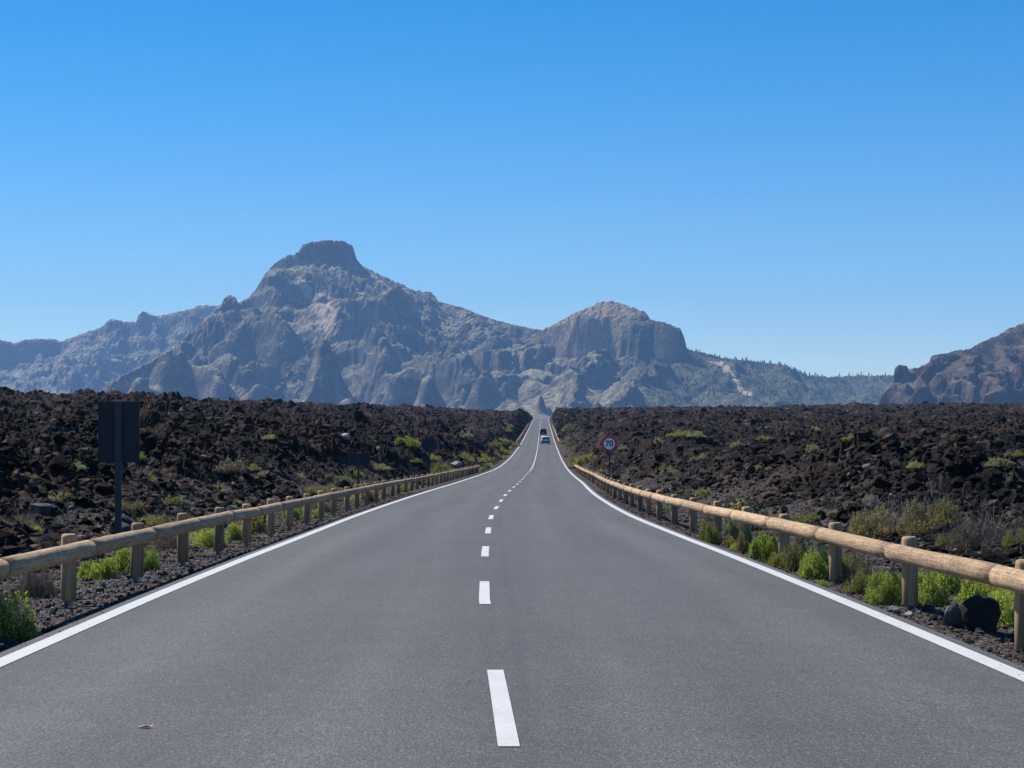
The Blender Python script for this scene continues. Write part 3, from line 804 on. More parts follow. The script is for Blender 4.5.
def near_plants():
    L = [  # px of the foot, width and height in px, kind, material, label
     (0, 641, 66, 62, 'green', 'green', 'tall bright green bush cut by the left picture edge in front of the left rail'),
     (100, 580, 40, 26, 'green', 'green', 'bright green bush between the first two posts of the left rail, nearer the first post'),
     (131, 573, 42, 32, 'green', 'green', 'bright green bush directly behind the second post of the left rail'),
     (150, 572, 24, 26, 'green', 'green', 'small green bush just right of the second post of the left rail'),
     (36, 598, 44, 38, 'dry', 'dry', 'dark dead brushwood under the left rail beside the first post'),
     (210, 546, 36, 20, 'green', 'green', 'low green bush between the third and fourth posts of the left rail'),
     (238, 540, 26, 20, 'green', 'green', 'green bush just right of the fourth post of the left rail'),
     (158, 531, 46, 17, 'olive', 'yellow', 'yellow green low bush beyond the left rail, right of the tall sign'),
     (186, 526, 22, 12, 'olive', 'yellow', 'small yellow green tuft beyond the left rail, farther right of the tall sign'),
     (129, 520, 28, 14, 'olive', 'sage', 'grey green bush behind the pole of the tall sign'),
     (170, 549, 40, 24, 'dry', 'dry', 'dry brown brush behind the third post of the left rail'),
     (34, 537, 18, 13, 'green', 'green', 'small round green bush in the lava at far left, by the grey brush'),
     (7, 537, 20, 18, 'green', 'green', 'round green bush at the left picture edge beyond the rail'),
     (22, 530, 40, 18, 'dry', 'sage', 'grey dry brush in the lava beyond the rail at far left'),
     (104, 515, 26, 12, 'olive', 'sage', 'pale sage bush left of the pole of the tall sign'),
     (70, 552, 30, 22, 'dry', 'dry', 'brown dry brush behind the first post of the left rail'),
     (291, 519, 18, 14, 'green', 'green', 'small bright green bush under the left rail, farthest of the bright green ones there'),
     (316, 512, 24, 14, 'olive', 'yellow', 'yellow green bush under the left rail, next right after the small bright green one'),
     (711, 544, 26, 31, 'olive', 'yellow', 'upright yellow green bush under the right rail with dry tips, leftmost of the big ones'),
     (762, 561, 30, 32, 'green', 'green', 'dark green bush before the right rail, left of the post above the pale gravel'),
     (779, 567, 24, 18, 'green', 'yellow', 'small light green bush in front of a right rail post'),
     (803, 571, 34, 36, 'olive', 'yellow', 'tall light green bush with reddish tips behind the right rail'),
     (818, 579, 34, 34, 'green', 'green', 'round light green bush at the foot of a right rail post'),
     (822, 587, 15, 9, 'green', 'green', 'tiny green tuft on the gravel near the right edge line'),
     (857, 584, 40, 36, 'olive', 'olive', 'olive bush with dry stems right of the third nearest right rail post'),
     (886, 604, 42, 38, 'green', 'green', 'feathery light green bush left of the second nearest right rail post'),
     (932, 604, 50, 38, 'green', 'green', 'feathery green bush right of the second nearest right rail post, behind the boulders'),
     (981, 612, 60, 44, 'green', 'green', 'wide feathery green bush behind the dark angular boulder'),
     (745, 552, 18, 26, 'olive', 'olive', 'narrow olive bush beside a right rail post'),
     (730, 535, 24, 20, 'olive', 'sage', 'pale dry bush behind the right rail, beyond the leftmost big bush'),
     (885, 538, 68, 36, 'olive', 'olive', 'large dry olive mound in the lava beyond the right rail'),
     (931, 536, 60, 36, 'olive', 'olive', 'large olive mound with bare grey twigs, right of the similar mound beyond the rail'),
     (985, 551, 62, 38, 'dry', 'dry', 'grey leafless twiggy bush beyond the right rail'),
     (952, 548, 30, 20, 'olive', 'yellow', 'small olive yellow bush in front of the grey twiggy bush'),
     (1019, 552, 30, 26, 'olive', 'yellow', 'olive green bush cut by the right picture edge above the rail'),
     (820, 524, 60, 14, 'olive', 'yellow', 'low yellow green mound just above the right rail in the lava'),
     (322, 497, 44, 12, 'olive', 'yellow', 'yellowish dome shaped bush above the left rail'),
     (408, 447, 24, 11, 'far', 'yellow', 'yellow green dome bush on the dark lava left of the round sign'),
     (437, 475, 26, 11, 'olive', 'yellow', 'pale yellow dome bush above the far part of the left rail'),
     (415, 463, 12, 5, 'far', 'yellow', 'small yellow tuft on the lava below the round sign'),
     (140, 461, 12, 9, 'far', 'yellow', 'yellow green tuft on the lava right of the tall sign board'),
     (76, 470, 18, 9, 'far', 'sage', 'pale grey green tuft on the lava left of the tall sign'),
     (152, 483, 14, 7, 'far', 'yellow', 'small green tuft on the lava right of the tall sign pole'),
     (678, 438, 26, 7, 'far', 'yellow', 'bright yellow green mound on the right lava beyond the speed limit sign'),
     (695, 437, 18, 7, 'far', 'sage', 'pale mound touching the bright yellow green mound on the right lava'),
     (998, 468, 26, 10, 'far', 'sage', 'grey green mound on the lava near the right picture edge'),
    ]
    for i, (px, py, w, h, k, m, lab) in enumerate(L):
        near = py > 500
        x, y, z = ray(px, py, not near or k in ('far',))
        if near: z = max(z, float(terrain(np.array([x]), np.array([y]))[0][0]) - .05)
        s = y / F
        shrub(x, y, z, w * s, h * s, k, lab, None, m, i)
    # small tufts scattered over the lava that nothing tells apart
    pts = [(764, 440), (773, 436), (815, 431), (814, 453), (641, 441), (881, 449), (950, 447), (898, 463), (915, 471), (1015, 457), (958, 471), (660, 447), (622, 450), (640, 455), (735, 447), (850, 440), (970, 441), (700, 460), (760, 470), (930, 455), (60, 500), (250, 470), (210, 492), (270, 440), (465, 440), (490, 432), (200, 455), (30, 480), (110, 498), (180, 505), (330, 478), (300, 463), (380, 470), (240, 507), (860, 500), (700, 497)]
    pts = [q for k, q in enumerate(pts) if k % 3 != 1]
    for i, (px, py) in enumerate(pts):
        x, y, z = ray(px, py); s = y / F
        w = random.uniform(10, 20) * s * (1.5 if py > 480 else 1)
        shrub(x, y, z, w, w * random.uniform(.35, .5), 'far', 'small pale tuft of scrub growing among the dark lava blocks', 'scrub tufts dotted over the lava', random.choice(['olive', 'sage', 'sage', 'olive']), i)
    # green strip growing along both road edges beyond the rails
    for i in range(44):
        side = -1 if i % 2 else 1
        d = 172 + (i / 44) ** 1.25 * 270 + random.uniform(-4, 4)
        a = random.uniform(4.3, 6.0) + (0 if d < 390 else .9)
        x = float(road_x(d)) + side * a; z = float(terrain(np.array([x]), np.array([d]))[0][0])
        w = random.uniform(1.0, 2.3)
        shrub(x, d, z, w, w * random.uniform(.4, .6), 'far', 'low green shrub on the %s verge where the road dips and climbs' % ('left' if side < 0 else 'right'), 'verge shrubs along the dip on the %s' % ('left' if side < 0 else 'right'), random.choice(['yellow', 'sage', 'olive', 'olive']), i)
    # low leafy plants filling the foot of the near right rail
    for i in range(26):
        d = 16.5 + i * .8 + random.uniform(-.4, .4); a = random.uniform(4.1, 5.3) if d > 21 else random.uniform(4.75, 5.5)
        x = float(road_x(d)) + a; z = float(terrain(np.array([x]), np.array([d]))[0][0]); w = random.uniform(.28, .6)
        shrub(x, d, z, w, w * random.uniform(.45, .75), ['green', 'olive', 'green'][i % 3], 'low leafy plant among the bushes at the foot of the near right rail', 'low plants under the near right rail', ['green', 'yellow', 'yellow'][i % 3], i + 60)
    # scrub behind the middle of both rails
    for i in range(44):
        side = -1 if i % 2 else 1
        d = 38 + (i / 44) * 140 + random.uniform(-2, 2)
        a = random.uniform(5.0, 9.0)
        x = float(road_x(d)) + side * a; z = float(terrain(np.array([x]), np.array([d]))[0][0])
        w = random.uniform(.5, 1.2)
        shrub(x, d, z, w, w * random.uniform(.4, .62), 'far', 'low scrub plant close behind the middle stretch of the %s rail' % ('left' if side < 0 else 'right'), 'scrub close behind the %s rail' % ('left' if side < 0 else 'right'), random.choice(['yellow', 'sage', 'olive', 'olive', 'dry']), i)

# ------------------------------------------------------------------ mountains
def W3(x, y, d): return ((x - CX) / F * d, d, (HY - y) / F * d)

def plain(Y): return 3.0 + np.clip(Y - 1150, -200, 9000) * .0046

def massif(name, mat, ridges, x0, x1, nx, y0, y1, ny, seed, amp=1.0, scree=None, cap=None, terr=.5, ws=1.0, sky=None):
    """terrain grown down from traced crest lines; ridges: (pts, cliff, cliff width, upper slope, lower slope)"""
    xs = np.linspace(x0, x1, nx); ys = np.linspace(y0, y1, ny)
    X, Y = np.meshgrid(xs, ys); X = X.ravel(); Y = Y.ravel()
    wx, wy = X.copy(), Y.copy()
    for k, (l, a_) in enumerate(((420, 120), (150, 50), (60, 26), (26, 13))):
        wx = wx + perlin(X/l/ws, Y/l/ws, seed+1+20*k) * a_ * ws; wy = wy + perlin(X/l/ws, Y/l/ws, seed+3+20*k) * a_ * ws
    base = plain(Y) + EYE
    H = np.full(X.shape, -1e9); DD = np.full(X.shape, 1e9)
    sw = perlin(X/150/ws, Y/150/ws, seed+31); sv = perlin(X/60/ws, Y/60/ws, seed+32)
    for rd in ridges:
        pts, ch, cw, s1, s2 = rd[:5]; c0 = rd[5] if len(rd) > 5 else 0; crest = rd[6] if len(rd) > 6 else False; cs = rd[7] if len(rd) > 7 else .22
        P = [W3(*p) for p in pts]
        if len(P) == 1: P = [P[0], (P[0][0] + 1, P[0][1], P[0][2])]
        for (ax, ay, az), (bx, by, bz) in zip(P, P[1:]):
            ex, ey = bx - ax, by - ay; l2 = ex*ex + ey*ey + 1e-6
            def dist(px, py):
                t = np.clip(((px-ax)*ex + (py-ay)*ey) / l2, 0, 1)
                return t, np.hypot(px - ax - t*ex, py - ay - t*ey)
            t, d0 = dist(X, Y)
            tw, dw = dist(wx, wy)
            k = sstep(0, 260 * ws, d0) if crest else 1.0
            d = d0 * (1 - k) + dw * k
            tt = t * (1-k) + tw * k
            z = az + (bz - az) * tt
            if not crest: z = z + sw * 10 * ws + sv * 8 * ws
            d = d * (1 + .45 * sw * k)
            Ls = 650.0; e = np.maximum(d - c0, 0)
            h = z - cs * np.minimum(d, c0) - ch * (1 + .5 * sw * k) * sstep(0, cw, e) - s2 * e - (s1 - s2) * Ls * (1 - np.exp(-e / Ls))
            H = np.maximum(H, h)
            if crest: DD = np.minimum(DD, d0)
    rel = np.clip((H + EYE - base) / 250, 0, 1)
    damp = .06 + .94 * sstep(10, 260, DD)
    def ap(l, m, k): return np.abs(perlin(wx/l/ws, wy/m/ws, seed+k))
    g1 = ap(330, 620, 5); g2 = ap(125, 300, 6); g3 = ap(58, 120, 7); g4 = ap(27, 42, 8)
    n = -(g1 * 95 + g2 * (.45 + g1) * 75 + g3 * (.5 + g2) * 58 + g4 * (.6 + g3) * 36) + 16 + perlin(X/14/ws, Y/14/ws, seed+9) * 5
    am = (amp(X) if callable(amp) else amp) * (.18 + 1.0 * sstep(-.1, .4, perlin(X/380/ws, Y/380/ws, seed+16)))
    h = H + n * am * ws * damp * (rel ** .75) * (.55 + .45 * np.clip((H + EYE - base) / 420 / ws, 0, 1)) + (perlin(X/24, Y/24, seed+10) * 3.0 + cells(wx/75, wy/75, seed+17, 1.3) * 16 * am * damp + cells(wx/27, wy/27, seed+14, 1.3) * 7.5 * (.3 + am * damp) + cells(X/11, Y/11, seed+18) * 2.8) * rel * ws
    # cliff bands
    TS = 80 * ws
    q = h / TS + perlin(X/500/ws, Y/500/ws, seed+11) * .9 + perlin(X/90/ws, Y/90/ws, seed+13) * .3 + perlin(X/30/ws, Y/30/ws, seed+15) * .16; fl = np.floor(q); fr = q - fl
    hs = (fl + sstep(.5, .82, fr) - q) * TS + h
    kk = terr * sstep(-.25, .35, perlin(X/380/ws, Y/380/ws, seed+12)) * (np.minimum(amp(X), 1) if callable(amp) else 1) * sstep(30, 200, DD)
    h = h * (1 - kk) + hs * kk
    z = h + EYE
    if sky:   # nothing of the range rises past its crest line
        lim = EYE + (HY - np.interp(X / Y * F + CX, [q[0] for q in sky], [q[1] for q in sky])) / F * Y
        q = (z - lim) / 5; z = np.where(q > -1, lim - 5 + 5 * np.tanh(np.maximum(q + 1, 0)) + cells(X/12, Y/12, seed+60) * 5, z)
    # soft foot on the plain
    z = np.where(z > base + 30, z, base - 6 + 36 * np.exp((np.minimum(z, base + 30) - base - 30) / 36))
    me = mesh_np(name, np.stack([X, Y, z], 1), grid_faces(ny, nx))
    sc = np.zeros(X.shape)
    if scree:
        for line, wd in scree:
            P = [W3(*p) for p in line]
            for (ax, ay, _), (bx, by, _) in zip(P, P[1:]):
                ex, ey = bx-ax, by-ay; t = np.clip(((X-ax)*ex+(Y-ay)*ey)/(ex*ex+ey*ey), 0, 1)
                d = np.hypot(X-ax-t*ex, Y-ay-t*ey) + perlin(X/20, Y/20, 77) * wd * .5
                sc = np.maximum(sc, 1 - sstep(wd*.5, wd*1.1, d))
    attr(me, 'green', sstep(240, 440, X) * sstep(4300, 4500, Y) if ws == 1 and x1 > 0 else np.zeros(X.shape))
    attr(me, 'scree', sc)
    cp = np.zeros(X.shape)
    if cap:
        a, r = W3(*cap[0]), cap[1]
        cp = (1 - sstep(r*.55, r, np.hypot(X-a[0], Y-a[1]) + perlin(X/60, Y/60, 78) * r * .25)) * .85
    attr(me, 'cap', cp)
    o = link(name, me, mat); tag(o, kind='structure')
    Z = z.reshape(ny, nx)
    def height(px, py):
        i = (px - x0) / (x1 - x0) * (nx - 1); j = (py - y0) / (y1 - y0) * (ny - 1)
        i0 = np.clip(np.floor(i).astype(int), 0, nx-2); j0 = np.clip(np.floor(j).astype(int), 0, ny-2)
        fi = i - i0; fj = j - j0
        return (Z[j0, i0]*(1-fi) + Z[j0, i0+1]*fi)*(1-fj) + (Z[j0+1, i0]*(1-fi) + Z[j0+1, i0+1]*fi)*fj
    return height

def with_d(pts, d): return [(x, y, d) for x, y in pts]

def build_mountains():
    m = m_mountain('mountain_rock', (.12, .097, .082), (.32, .26, .2), (.11, .118, .055), (.38, .33, .215))
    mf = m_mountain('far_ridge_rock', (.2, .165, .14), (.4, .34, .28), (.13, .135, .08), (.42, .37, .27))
    mr = m_mountain('brown_cliff_rock', (.095, .066, .05), (.2, .14, .105), (.075, .075, .04), (.21, .165, .12), vegs=1.0)
    # --- far ridge, left
    sk = [(-260, 352), (-120, 342), (0, 340), (14, 343), (26, 339.5), (53, 338.5), (61, 341), (73, 337), (100, 327), (111, 318), (126, 320), (136, 323), (138, 315), (143.6, 311), (157, 316), (176, 312), (195, 308), (197, 305), (215, 305.5), (260, 300), (330, 300)]
    D = 9300
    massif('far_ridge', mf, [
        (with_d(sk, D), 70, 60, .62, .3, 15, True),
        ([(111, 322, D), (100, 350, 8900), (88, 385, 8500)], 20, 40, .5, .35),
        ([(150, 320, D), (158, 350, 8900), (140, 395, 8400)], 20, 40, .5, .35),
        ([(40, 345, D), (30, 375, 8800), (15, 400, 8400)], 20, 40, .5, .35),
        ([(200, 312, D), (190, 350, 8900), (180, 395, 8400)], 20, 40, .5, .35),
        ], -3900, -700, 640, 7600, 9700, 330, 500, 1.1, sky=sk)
    # --- the big massif, the flat-topped second peak and the wooded ridge
    D = 7000
    capp = [(301.5, 247), (304, 244), (312, 242), (324, 240), (341.5, 241), (350, 243.5), (352.5, 246)]
    west = [(221, 306), (224, 299), (230, 295.5), (236, 299), (238, 304), (249, 298.5), (256, 290), (264, 276), (275, 262.5), (287, 255), (299, 252)]
    east = [(357, 260), (364, 266), (380, 274), (397, 281.5), (416, 290), (421, 291), (426.5, 289.4), (433.8, 294.7), (438, 302), (461.6, 308), (491, 319.6), (514, 325.5), (529, 329), (543, 330.5)]
    two = [(561, 321.5, 6300), (573, 314.2, 6220), (587, 308, 6150), (601, 301.7, 6100), (614, 300.4, 6100), (623, 303.6, 6080), (644, 311, 6050)]
    step = [(650, 320.5, 5990), (657, 322, 5950), (670, 324.5, 5900), (680, 328, 5880)]
    wood = [(682, 349, 5950), (700, 351.6, 6000), (718.6, 357, 6050), (750, 361, 6150), (777.5, 364, 6250), (804.7, 374.5, 6400), (832, 377, 6500), (850, 375, 6550), (877, 375, 6600), (900, 375, 6650), (960, 378, 6700), (1060, 376, 6800)]
    T = True
    r = [
        (with_d(capp, D), 66, 16, .55, .30, 16, T, .1), (with_d(west, D), 60, 50, .6, .30, 0, T), (with_d(east, D), 6, 40, .46, .31, 0, T),
        # spurs and buttresses towards us
        ([(240, 303, 6950), (228, 312, 6750), (212, 330, 6550)], 150, 60, .7, .4, 20),
        ([(212, 330, 6500), (192, 352, 6200), (168, 385, 5850), (150, 408, 5500)], 40, 50, .75, .42),
        ([(216, 316, 6750), (200, 334, 6500), (180, 352, 6150), (150, 378, 5800), (115, 402, 5500)], 30, 40, .75, .5),
        ([(270, 283, 6900), (252, 305, 6650), (246, 330, 6350)], 120, 60, .6, .38, 10),
        ([(300, 285, 6850), (295, 305, 6600)], 70, 40, .55, .35),
        ([(338, 284, 6850), (346, 290, 6720), (352, 296, 6600)], 90, 45, .5, .33, 25),
        ([(352, 352, 6250), (372, 356, 6200)], 40, 40, .42, .33, 10),
        ([(385, 288, 6850), (392, 296, 6700)], 85, 45, .5, .33, 20),
        ([(426, 293, 6950), (420, 304, 6780)], 55, 45, .55, .35, 10), ([(440, 352, 6300), (462, 356, 6250)], 30, 40, .42, .33, 10),
        ([(475, 322, 6850), (465, 338, 6600)], 50, 45, .5, .35),
        (two, 125, 36, .42, .34, 105, T, .42), (step, 115, 26, .5, .33, 14, T),
        ([(529, 329.5, 6800), (543, 330.5, 6650), (552, 326.5, 6450), (561, 322, 6320)], 30, 50, .5, .34, 0, T),
        ([(556, 330, 6300), (532, 338, 6150), (512, 348, 5980)], 95, 45, .55, .36, 15), ([(505, 368, 5800), (495, 385, 5600)], 45, 45, .6, .36),
        ([(580, 345, 5900), (565, 368, 5600), (550, 396, 5200)], 20, 45, .6, .36),
        ([(655, 356, 5750), (632, 374, 5400), (600, 398, 5050), (590, 408, 4900)], 10, 40, .5, .36),
        ([(591, 396, 4950)], 20, 30, .7, .5, 0), ([(541, 394, 4800)], 30, 24, 1.5, 1.3, 0, T), ([(548, 405, 4830)], 20, 20, 1.4, 1.2, 0, T),
        (wood, 6, 50, .42, .28, 0, T),
        ([(720, 360, 6000), (735, 380, 5600), (760, 400, 5200)], 5, 40, .42, .3),
        ([(800, 388, 5900), (830, 404, 5400)], 5, 40, .42, .3)]
    sk1 = [(-400, 420), (60, 412), (100, 392), (120, 377), (150, 362), (165, 353), (185, 338), (205, 320), (219, 307)] + west + capp + east + [q[:2] for q in two] + [(647, 314)] + [q[:2] for q in step] + [(684.6, 339), (687, 349)] + [q[:2] for q in wood[1:]]
    H1 = massif('mountain', m, r, -2000, 1750, 1250, 4300, 7500, 760, 900, lambda X: .74 - .34 * np.exp(-((X + 40) / 190) ** 2) - .52 * sstep(430, 640, X),
        sky=sk1, scree=[([(712, 371, 5920), (722, 374, 5800), (733, 380, 5680), (744, 388, 5560), (752, 396, 5450)], 11), ([(318, 305, 6600), (328, 318, 6430)], 30), ([(296, 276, 6880), (330, 282, 6840)], 14), ([(372, 276, 6950), (392, 284, 6900)], 9)], cap=((608, 303, 6080), 165))
    # --- nearer brown cliffs at far right
    D = 4000
    sk = [(893, 388), (894.5, 371), (900, 365), (906, 366.5), (909, 371), (918, 368), (929, 364), (932, 356), (949.6, 353), (968, 350)]
    H2 = massif('cliff_hill', mr, [
        (with_d(sk, D), 70, 26, .6, .35, 6, T),
        ([(968, 350, D), (986, 341, 4080), (1006, 330, 4150), (1024, 322, 4200), (1100, 296, 4350), (1250, 262, 4500)], 10, 40, .45, .3, 0, T),
        ([(882, 394, 3950), (893, 388, 3980)], 40, 22, .7, .4, 0, T),
        ([(940, 358, 3985), (925, 376, 3880), (915, 395, 3760)], 45, 30, .6, .35),
        ([(975, 352, 3990), (966, 366, 3900), (962, 388, 3750)], 60, 30, .6, .35, 5),
        ([(1010, 352, 4020), (1004, 368, 3900), (992, 392, 3650)], 55, 32, .5, .35, 8),
        ([(1040, 350, 4020), (1050, 372, 3850), (1040, 395, 3600)], 55, 32, .5, .35, 8),
        ([(1090, 340, 4050), (1100, 372, 3800), (1100, 395, 3600)], 55, 35, .5, .35, 8)], 690, 1700, 680, 3250, 4700, 520, 1300, 1.35, terr=.3, ws=.27, sky=[(872, 420), (879, 405), (881.5, 393), (892, 387)] + sk + [(986, 341), (1006, 330), (1024, 322), (1100, 296), (1250, 262), (1500, 250)])
    # pines
    pm = []
    for k in range(3): pm.append(pine_mesh(k))
    cnt = 0
    for i in range(120):
        px = 686 + (905 - 686) * ((i + random.random() * .9) / 120)
        d = float(np.interp(px, [p[0] for p in wood], [p[2] for p in wood])) - random.uniform(0, 60)
        x = (px - CX) / F * d; z = float(H1(np.array([x]), np.array([d]))[0])
        o = link('pine_tree', pm[i % 3], MATS['pine_green'], None, (x, d, z - .5)); s = random.uniform(.6, 1.2) if px > 730 else random.uniform(.45, .9)
        o.scale = (s, s, s * random.uniform(.9, 1.25)); o.rotation_euler = (0, 0, random.uniform(0, 6))
        tag(o, 'tiny dark pine standing on the crest of the wooded ridge right of the cliff', 'pine tree', 'pines along the ridge crest')
    # woodland below the crest, one mass
    n = 9000; px = rng.uniform(520, 905, n); d = rng.uniform(4950, 6500, n); x = (px - CX) / F * d
    z = H1(x, d); e = 8.0
    g = np.hypot(H1(x+e, d) - H1(x-e, d), H1(x, d+e) - H1(x, d-e)) / (2*e)
    dens = sstep(600, 640, px) * (.3 + .7 * (perlin(x/160, d/160, 31) > -.05)) + .03
    k = (z < (HY - 353) / F * d) & (g < 1.05) & (rng.random(n) < dens) & (z > 45)
    tr = np.array([W3(*q)[:2] for q in [(712, 371, 5920), (722, 374, 5800), (733, 380, 5680), (744, 388, 5560), (752, 396, 5450)]])
    for a_, b_ in zip(tr, tr[1:]):   # keep the bare track clear
        e_ = b_ - a_; tt = np.clip(((x - a_[0]) * e_[0] + (d - a_[1]) * e_[1]) / (e_ @ e_), 0, 1)
        k &= np.hypot(x - a_[0] - tt * e_[0], d - a_[1] - tt * e_[1]) > 26
    PV = [np.array([v.co[:] for v in q.vertices]) for q in pm]; PF = [np.array([list(p.vertices) for p in q.polygons]) for q in pm]
    V, Fc, b = [], [], 0
    for xx, dd, zz in zip(x[k], d[k], z[k]):
        j = random.randrange(3); s = random.uniform(.38, .85); a = random.uniform(0, 6.28); ca, sa = math.cos(a), math.sin(a)
        v = PV[j] * s; v = np.stack([v[:, 0]*ca - v[:, 1]*sa + xx, v[:, 0]*sa + v[:, 1]*ca + dd, v[:, 2] + zz - .5], 1)
        V.append(v); Fc.append(PF[j] + b); b += len(v)
    tag(link('pine_wood', mesh_np('pine_wood', np.concatenate(V), np.concatenate(Fc)), MATS['pine_green']), kind='stuff')

def pine_mesh(seed):
    rg = np.random.default_rng(seed + 70); V, Fc = [], []
    def cone(z0, z1, r, n=9):
        b = len(V)
        for k in range(n):
            a = 2*math.pi*k/n; rr = r * rg.uniform(.55, 1.2); V.append((rr*math.cos(a), rr*math.sin(a), z0 + rg.uniform(-.6, .6)))
        V.append((rg.uniform(-.4, .4), rg.uniform(-.4, .4), z1))
        for k in range(n): Fc.append((b+k, b+(k+1) % n, b+n))
    cone(-1, 8, .45, 6)
    top = rg.uniform(12, 15)
    for z0, r in ((2.6, 3.0), (5.2, 2.7), (7.8, 2.0), (10, 1.3)): cone(z0, min(z0 + 5, top), r * rg.uniform(.85, 1.15))
    return mesh_np('pine_tree', np.array(V), np.array(Fc))

# ------------------------------------------------------------------ ground sheet, haze, sky, sun, camera
SKY_SAT, SKY_STR = 1.49, .088
SUN_EL, SUN_AZ = R(52), R(-54)       # azimuth from straight ahead, negative = left

def build_ground():
    ys = np.concatenate([np.linspace(-400, 1000, 8), np.linspace(1150, 13500, 90)]); xs = np.linspace(-9000, 9000, 110)
    X, Y = np.meshgrid(xs, ys)
    Z = np.where(Y < 1100, -6.5, plain(Y) + EYE - 2 + perlin(X/400, Y/400, 88) * 2)
    me = mesh_np('ground', np.stack([X.ravel(), Y.ravel(), Z.ravel()], 1), grid_faces(len(ys), len(xs)), True)
    tag(link('ground', me, MATS['plain_scrub']), kind='structure')

def build_haze():
    bm = bmesh.new(); add_box(bm, (0, 6500, 450 - 7), (18800, 14400, 920))
    t = NT('haze'); v = t.n('ShaderNodeVolumePrincipled'); v.inputs['Color'].default_value = (.3, .56, 1, 1); v.inputs['Density'].default_value = 5.9e-5
    v.inputs['Anisotropy'].default_value = .0
    t.l(v.outputs[0], t.out.inputs['Volume'])
    tag(link('haze', bm_mesh('haze', bm), t.m), kind='stuff')

def build_light():
    w = bpy.data.worlds.new('World'); S.world = w; w.use_nodes = True; nt = w.node_tree; N = nt.nodes
    bg = nt.nodes['Background']; sk = nt.nodes.new('ShaderNodeTexSky'); sk.sky_type = 'NISHITA'
    sk.sun_disc = False; sk.sun_elevation = SUN_EL; sk.sun_rotation = SUN_AZ
    sk.altitude = 2100; sk.air_density = 1.0; sk.dust_density = 0; sk.ozone_density = 3.0
    hs = N.new('ShaderNodeHueSaturation'); hs.inputs['Saturation'].default_value = SKY_SAT
    nt.links.new(sk.outputs[0], hs.inputs['Color']); nt.links.new(hs.outputs[0], bg.inputs['Color']); bg.inputs['Strength'].default_value = SKY_STR
    sl = bpy.data.lights.new('sun', 'SUN'); sl.energy = 5; sl.angle = R(.5); sl.color = (1, .95, .88)
    o = bpy.data.objects.new('sun', sl); C.objects.link(o)
    d = Vector((math.sin(SUN_AZ) * math.cos(SUN_EL), math.cos(SUN_AZ) * math.cos(SUN_EL), math.sin(SUN_EL)))
    o.rotation_euler = d.to_track_quat('Z', 'Y').to_euler(); o.location = (-40, 20, 60)
    cam = bpy.data.cameras.new('camera'); co = bpy.data.objects.new('camera', cam); C.objects.link(co)
    cam.sensor_width = 36; cam.lens = 36 * F / 1024; cam.shift_y = (HY - 384) / 1024
    cam.clip_start = .1; cam.clip_end = 60000
    co.location = (0, 0, EYE); co.rotation_euler = (R(90), 0, 0); S.camera = co
    vs = S.view_settings; vs.view_transform = 'Standard'; vs.look = 'None'; vs.gamma = 1; vs.exposure = .6; vs.use_curve_mapping = False
    S.cycles.use_denoising = True; S.cycles.max_bounces = 6; S.cycles.volume_bounces = 0

# ------------------------------------------------------------------ build
m_asphalt(); m_paint(); m_lava(); m_wood(); m_post()
m_clinker()
m_rock('gravel_stone', (.03, .025, .023), (.07, .058, .052), (.12, .105, .097), 20)
m_rock('grey_stone', (.13, .13, .135), (.2, .2, .205), (.27, .27, .275), 20)
m_rock('boulder_grey', (.05, .05, .053), (.11, .11, .115), (.2, .2, .205), 7)
m_rock('boulder_dark', (.012, .012, .013), (.02, .019, .02), (.035, .033, .033), 5)
m_rock('grey_crust', (.03, .029, .028), (.075, .072, .069), (.14, .135, .13), 9)
m_rock('pale_rock', (.13, .12, .11), (.24, .225, .205), (.36, .34, .31), 7)
simple('galvanised_steel', (.34, .36, .39), .45, .6); simple('dark_sign_back', (.028, .031, .036), .6, 0, .3, .2, 6); simple('pole_grey', (.04, .047, .053), .6, .2)
simple('sign_red', (.7, .02, .025), .45); simple('sign_white', (.92, .88, .82), .5, var=.03); simple('sign_black', (.012, .012, .014), .5)
simple('car_silver', (.6, .65, .72), .28, .2, .5, .02); simple('car_dark', (.03, .012, .014), .3, .2, .5, .05); simple('car_glass', (.012, .015, .02), .08)
simple('tail_light_red', (.35, .015, .015), .3); simple('tyre_rubber', (.015, .015, .015), .85); simple('black_plastic', (.016, .017, .02), .6)
simple('plain_scrub', (.13, .115, .095), .95, 0, .1, .3, .01); simple('dead_leaf', (.5, .38, .22), .8); simple('twig_grey', (.17, .14, .12), .85); simple('twig_green', (.1, .09, .05), .85)
simple('pine_green', (.04, .055, .03), .8, 0, .2, .35, .02)
m_leaf('leaf_green', [(.09, .125, .025), (.25, .33, .06), (.43, .5, .12), (.6, .58, .25)])
m_leaf('leaf_yellow', [(.1, .115, .03), (.19, .2, .06), (.28, .28, .1), (.4, .36, .18)])
m_leaf('leaf_olive', [(.1, .1, .045), (.19, .175, .085), (.31, .26, .15), (.42, .33, .22)])
m_leaf('leaf_sage', [(.15, .16, .1), (.22, .23, .15), (.3, .3, .21), (.36, .35, .26)])
m_leaf('leaf_dry', [(.09, .075, .058), (.16, .135, .108), (.24, .205, .165), (.32, .28, .23)], .15)

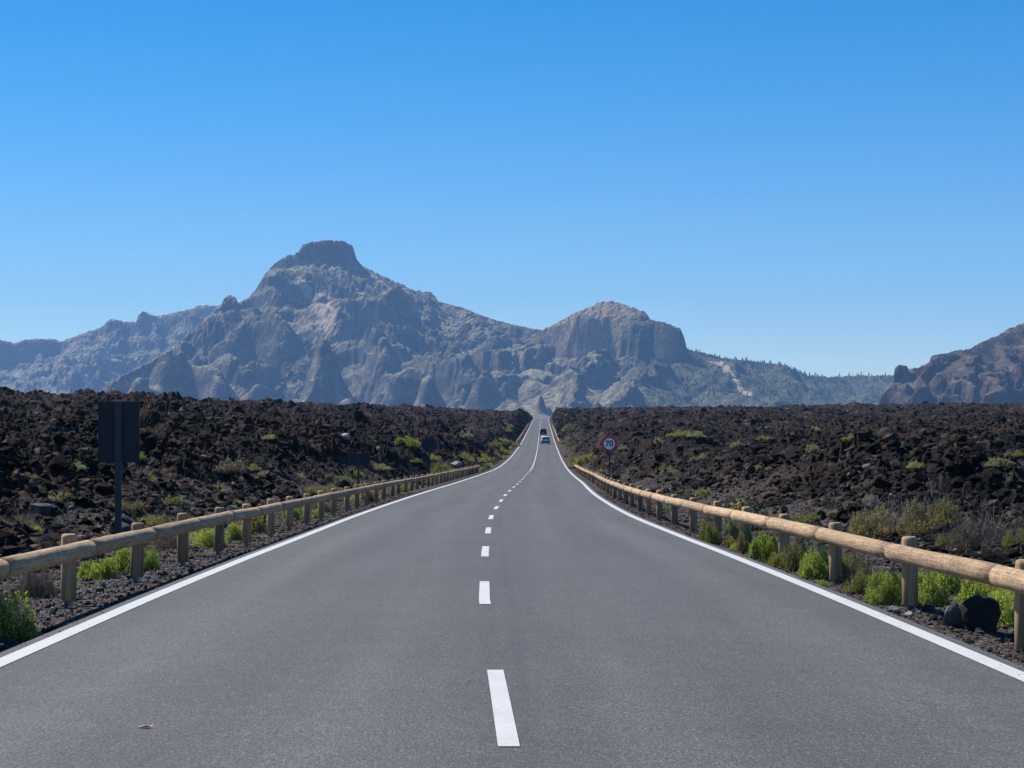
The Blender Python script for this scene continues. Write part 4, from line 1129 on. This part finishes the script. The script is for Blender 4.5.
build_light(); build_ground(); build_terrain(); build_road(); build_rubble()
POST, FOOT = post_mesh(), foot_mesh()
guard_rail('weathered wooden log guard rail on short posts along the left road edge', -1, 4.22, 13.1, 171, 3.75, 'wooden guard rails')
guard_rail('sunlit pale wooden log guard rail on short posts along the right road edge', 1, 4.06, 11.5, 186, 4.3, 'wooden guard rails')
guard_rail('thin distant wooden guard rail climbing the hill left of the road', -1, 4.3, 405, 745, 4.0, 'wooden guard rails', True)
guard_rail('thin distant wooden guard rail climbing the hill right of the cars', 1, 4.3, 402, 690, 4.0, 'wooden guard rails', True)
build_signs()
car('pale silver blue car driving away up the road, behind the dark car', 398, 1.5, MATS['car_silver'], 1.86, 1.62, 4.3)
car('dark maroon car driving away up the road, ahead of the pale car', 512, 1.05, MATS['car_dark'], 1.85, 1.7, 4.3)
make_plants(); near_plants()
stone('boulder', 955, 627, .235, .27, 'boulder_grey', 31, 'small rounded grey boulder lit from above, left of the dark angular one', 'boulder')
stone('boulder', 980, 631, .4, .37, 'boulder_dark', 46, 'black angular boulder on the gravel before the wide green bush', 'boulder', .34, .9, 5)
stone('stone', 893, 612, .125, .07, 'grey_stone', 33, 'flat pale grey stone at the foot of the second nearest right post', 'stone')
stone('stone', 908, 617, .09, .06, 'pale_rock', 36, 'small buff stone on the gravel just right of the flat grey stone', 'stone')
stone('rock', 346, 446, .5, .4, 'pale_rock', 34, 'pale whitish rock among the dark lava above the low wide sign board', 'rock')
stone('rock', 455, 466, .9, .5, 'grey_stone', 35, 'pale rock among the lava above the far end of the left rail', 'rock')
bm = bmesh.new()
pts = [(-.035, 0, .004), (-.02, .011, .009), (.005, .014, .012), (.03, .005, .007), (.04, 0, .016), (.028, -.009, .006), (0, -.014, .014), (-.022, -.009, .008)]
vs = [bm.verts.new(p) for p in pts]; mid = [bm.verts.new((x * .5, 0, .004)) for x in (-.03, .03)]
for q in ((0, 1, 8), (1, 2, 8), (2, 9, 8), (2, 3, 9), (3, 4, 9), (4, 5, 9), (5, 6, 9), (6, 8, 9), (6, 7, 8), (7, 0, 8)):
    bm.faces.new([(vs + mid)[k] for k in q])
r = bmesh.ops.extrude_face_region(bm, geom=bm.faces[:]); bmesh.ops.translate(bm, verts=[v for v in r['geom'] if isinstance(v, bmesh.types.BMVert)], vec=(0, 0, .002))
yl = 10.75; xl = (145 - CX) / F * yl
lf = link('leaf', bm_mesh('leaf', bm), MATS['dead_leaf'], None, (xl, yl, float(np.interp(yl, ROWS, road_z(ROWS))) - .018 * abs(xl) / 3.5)); lf.rotation_euler = (0, 0, .4); lf.scale = (1.2, 1.2, 1.2)
tag(lf, 'pale dry leaf lying on the asphalt of the left lane', 'leaf')
build_mountains()
build_haze()
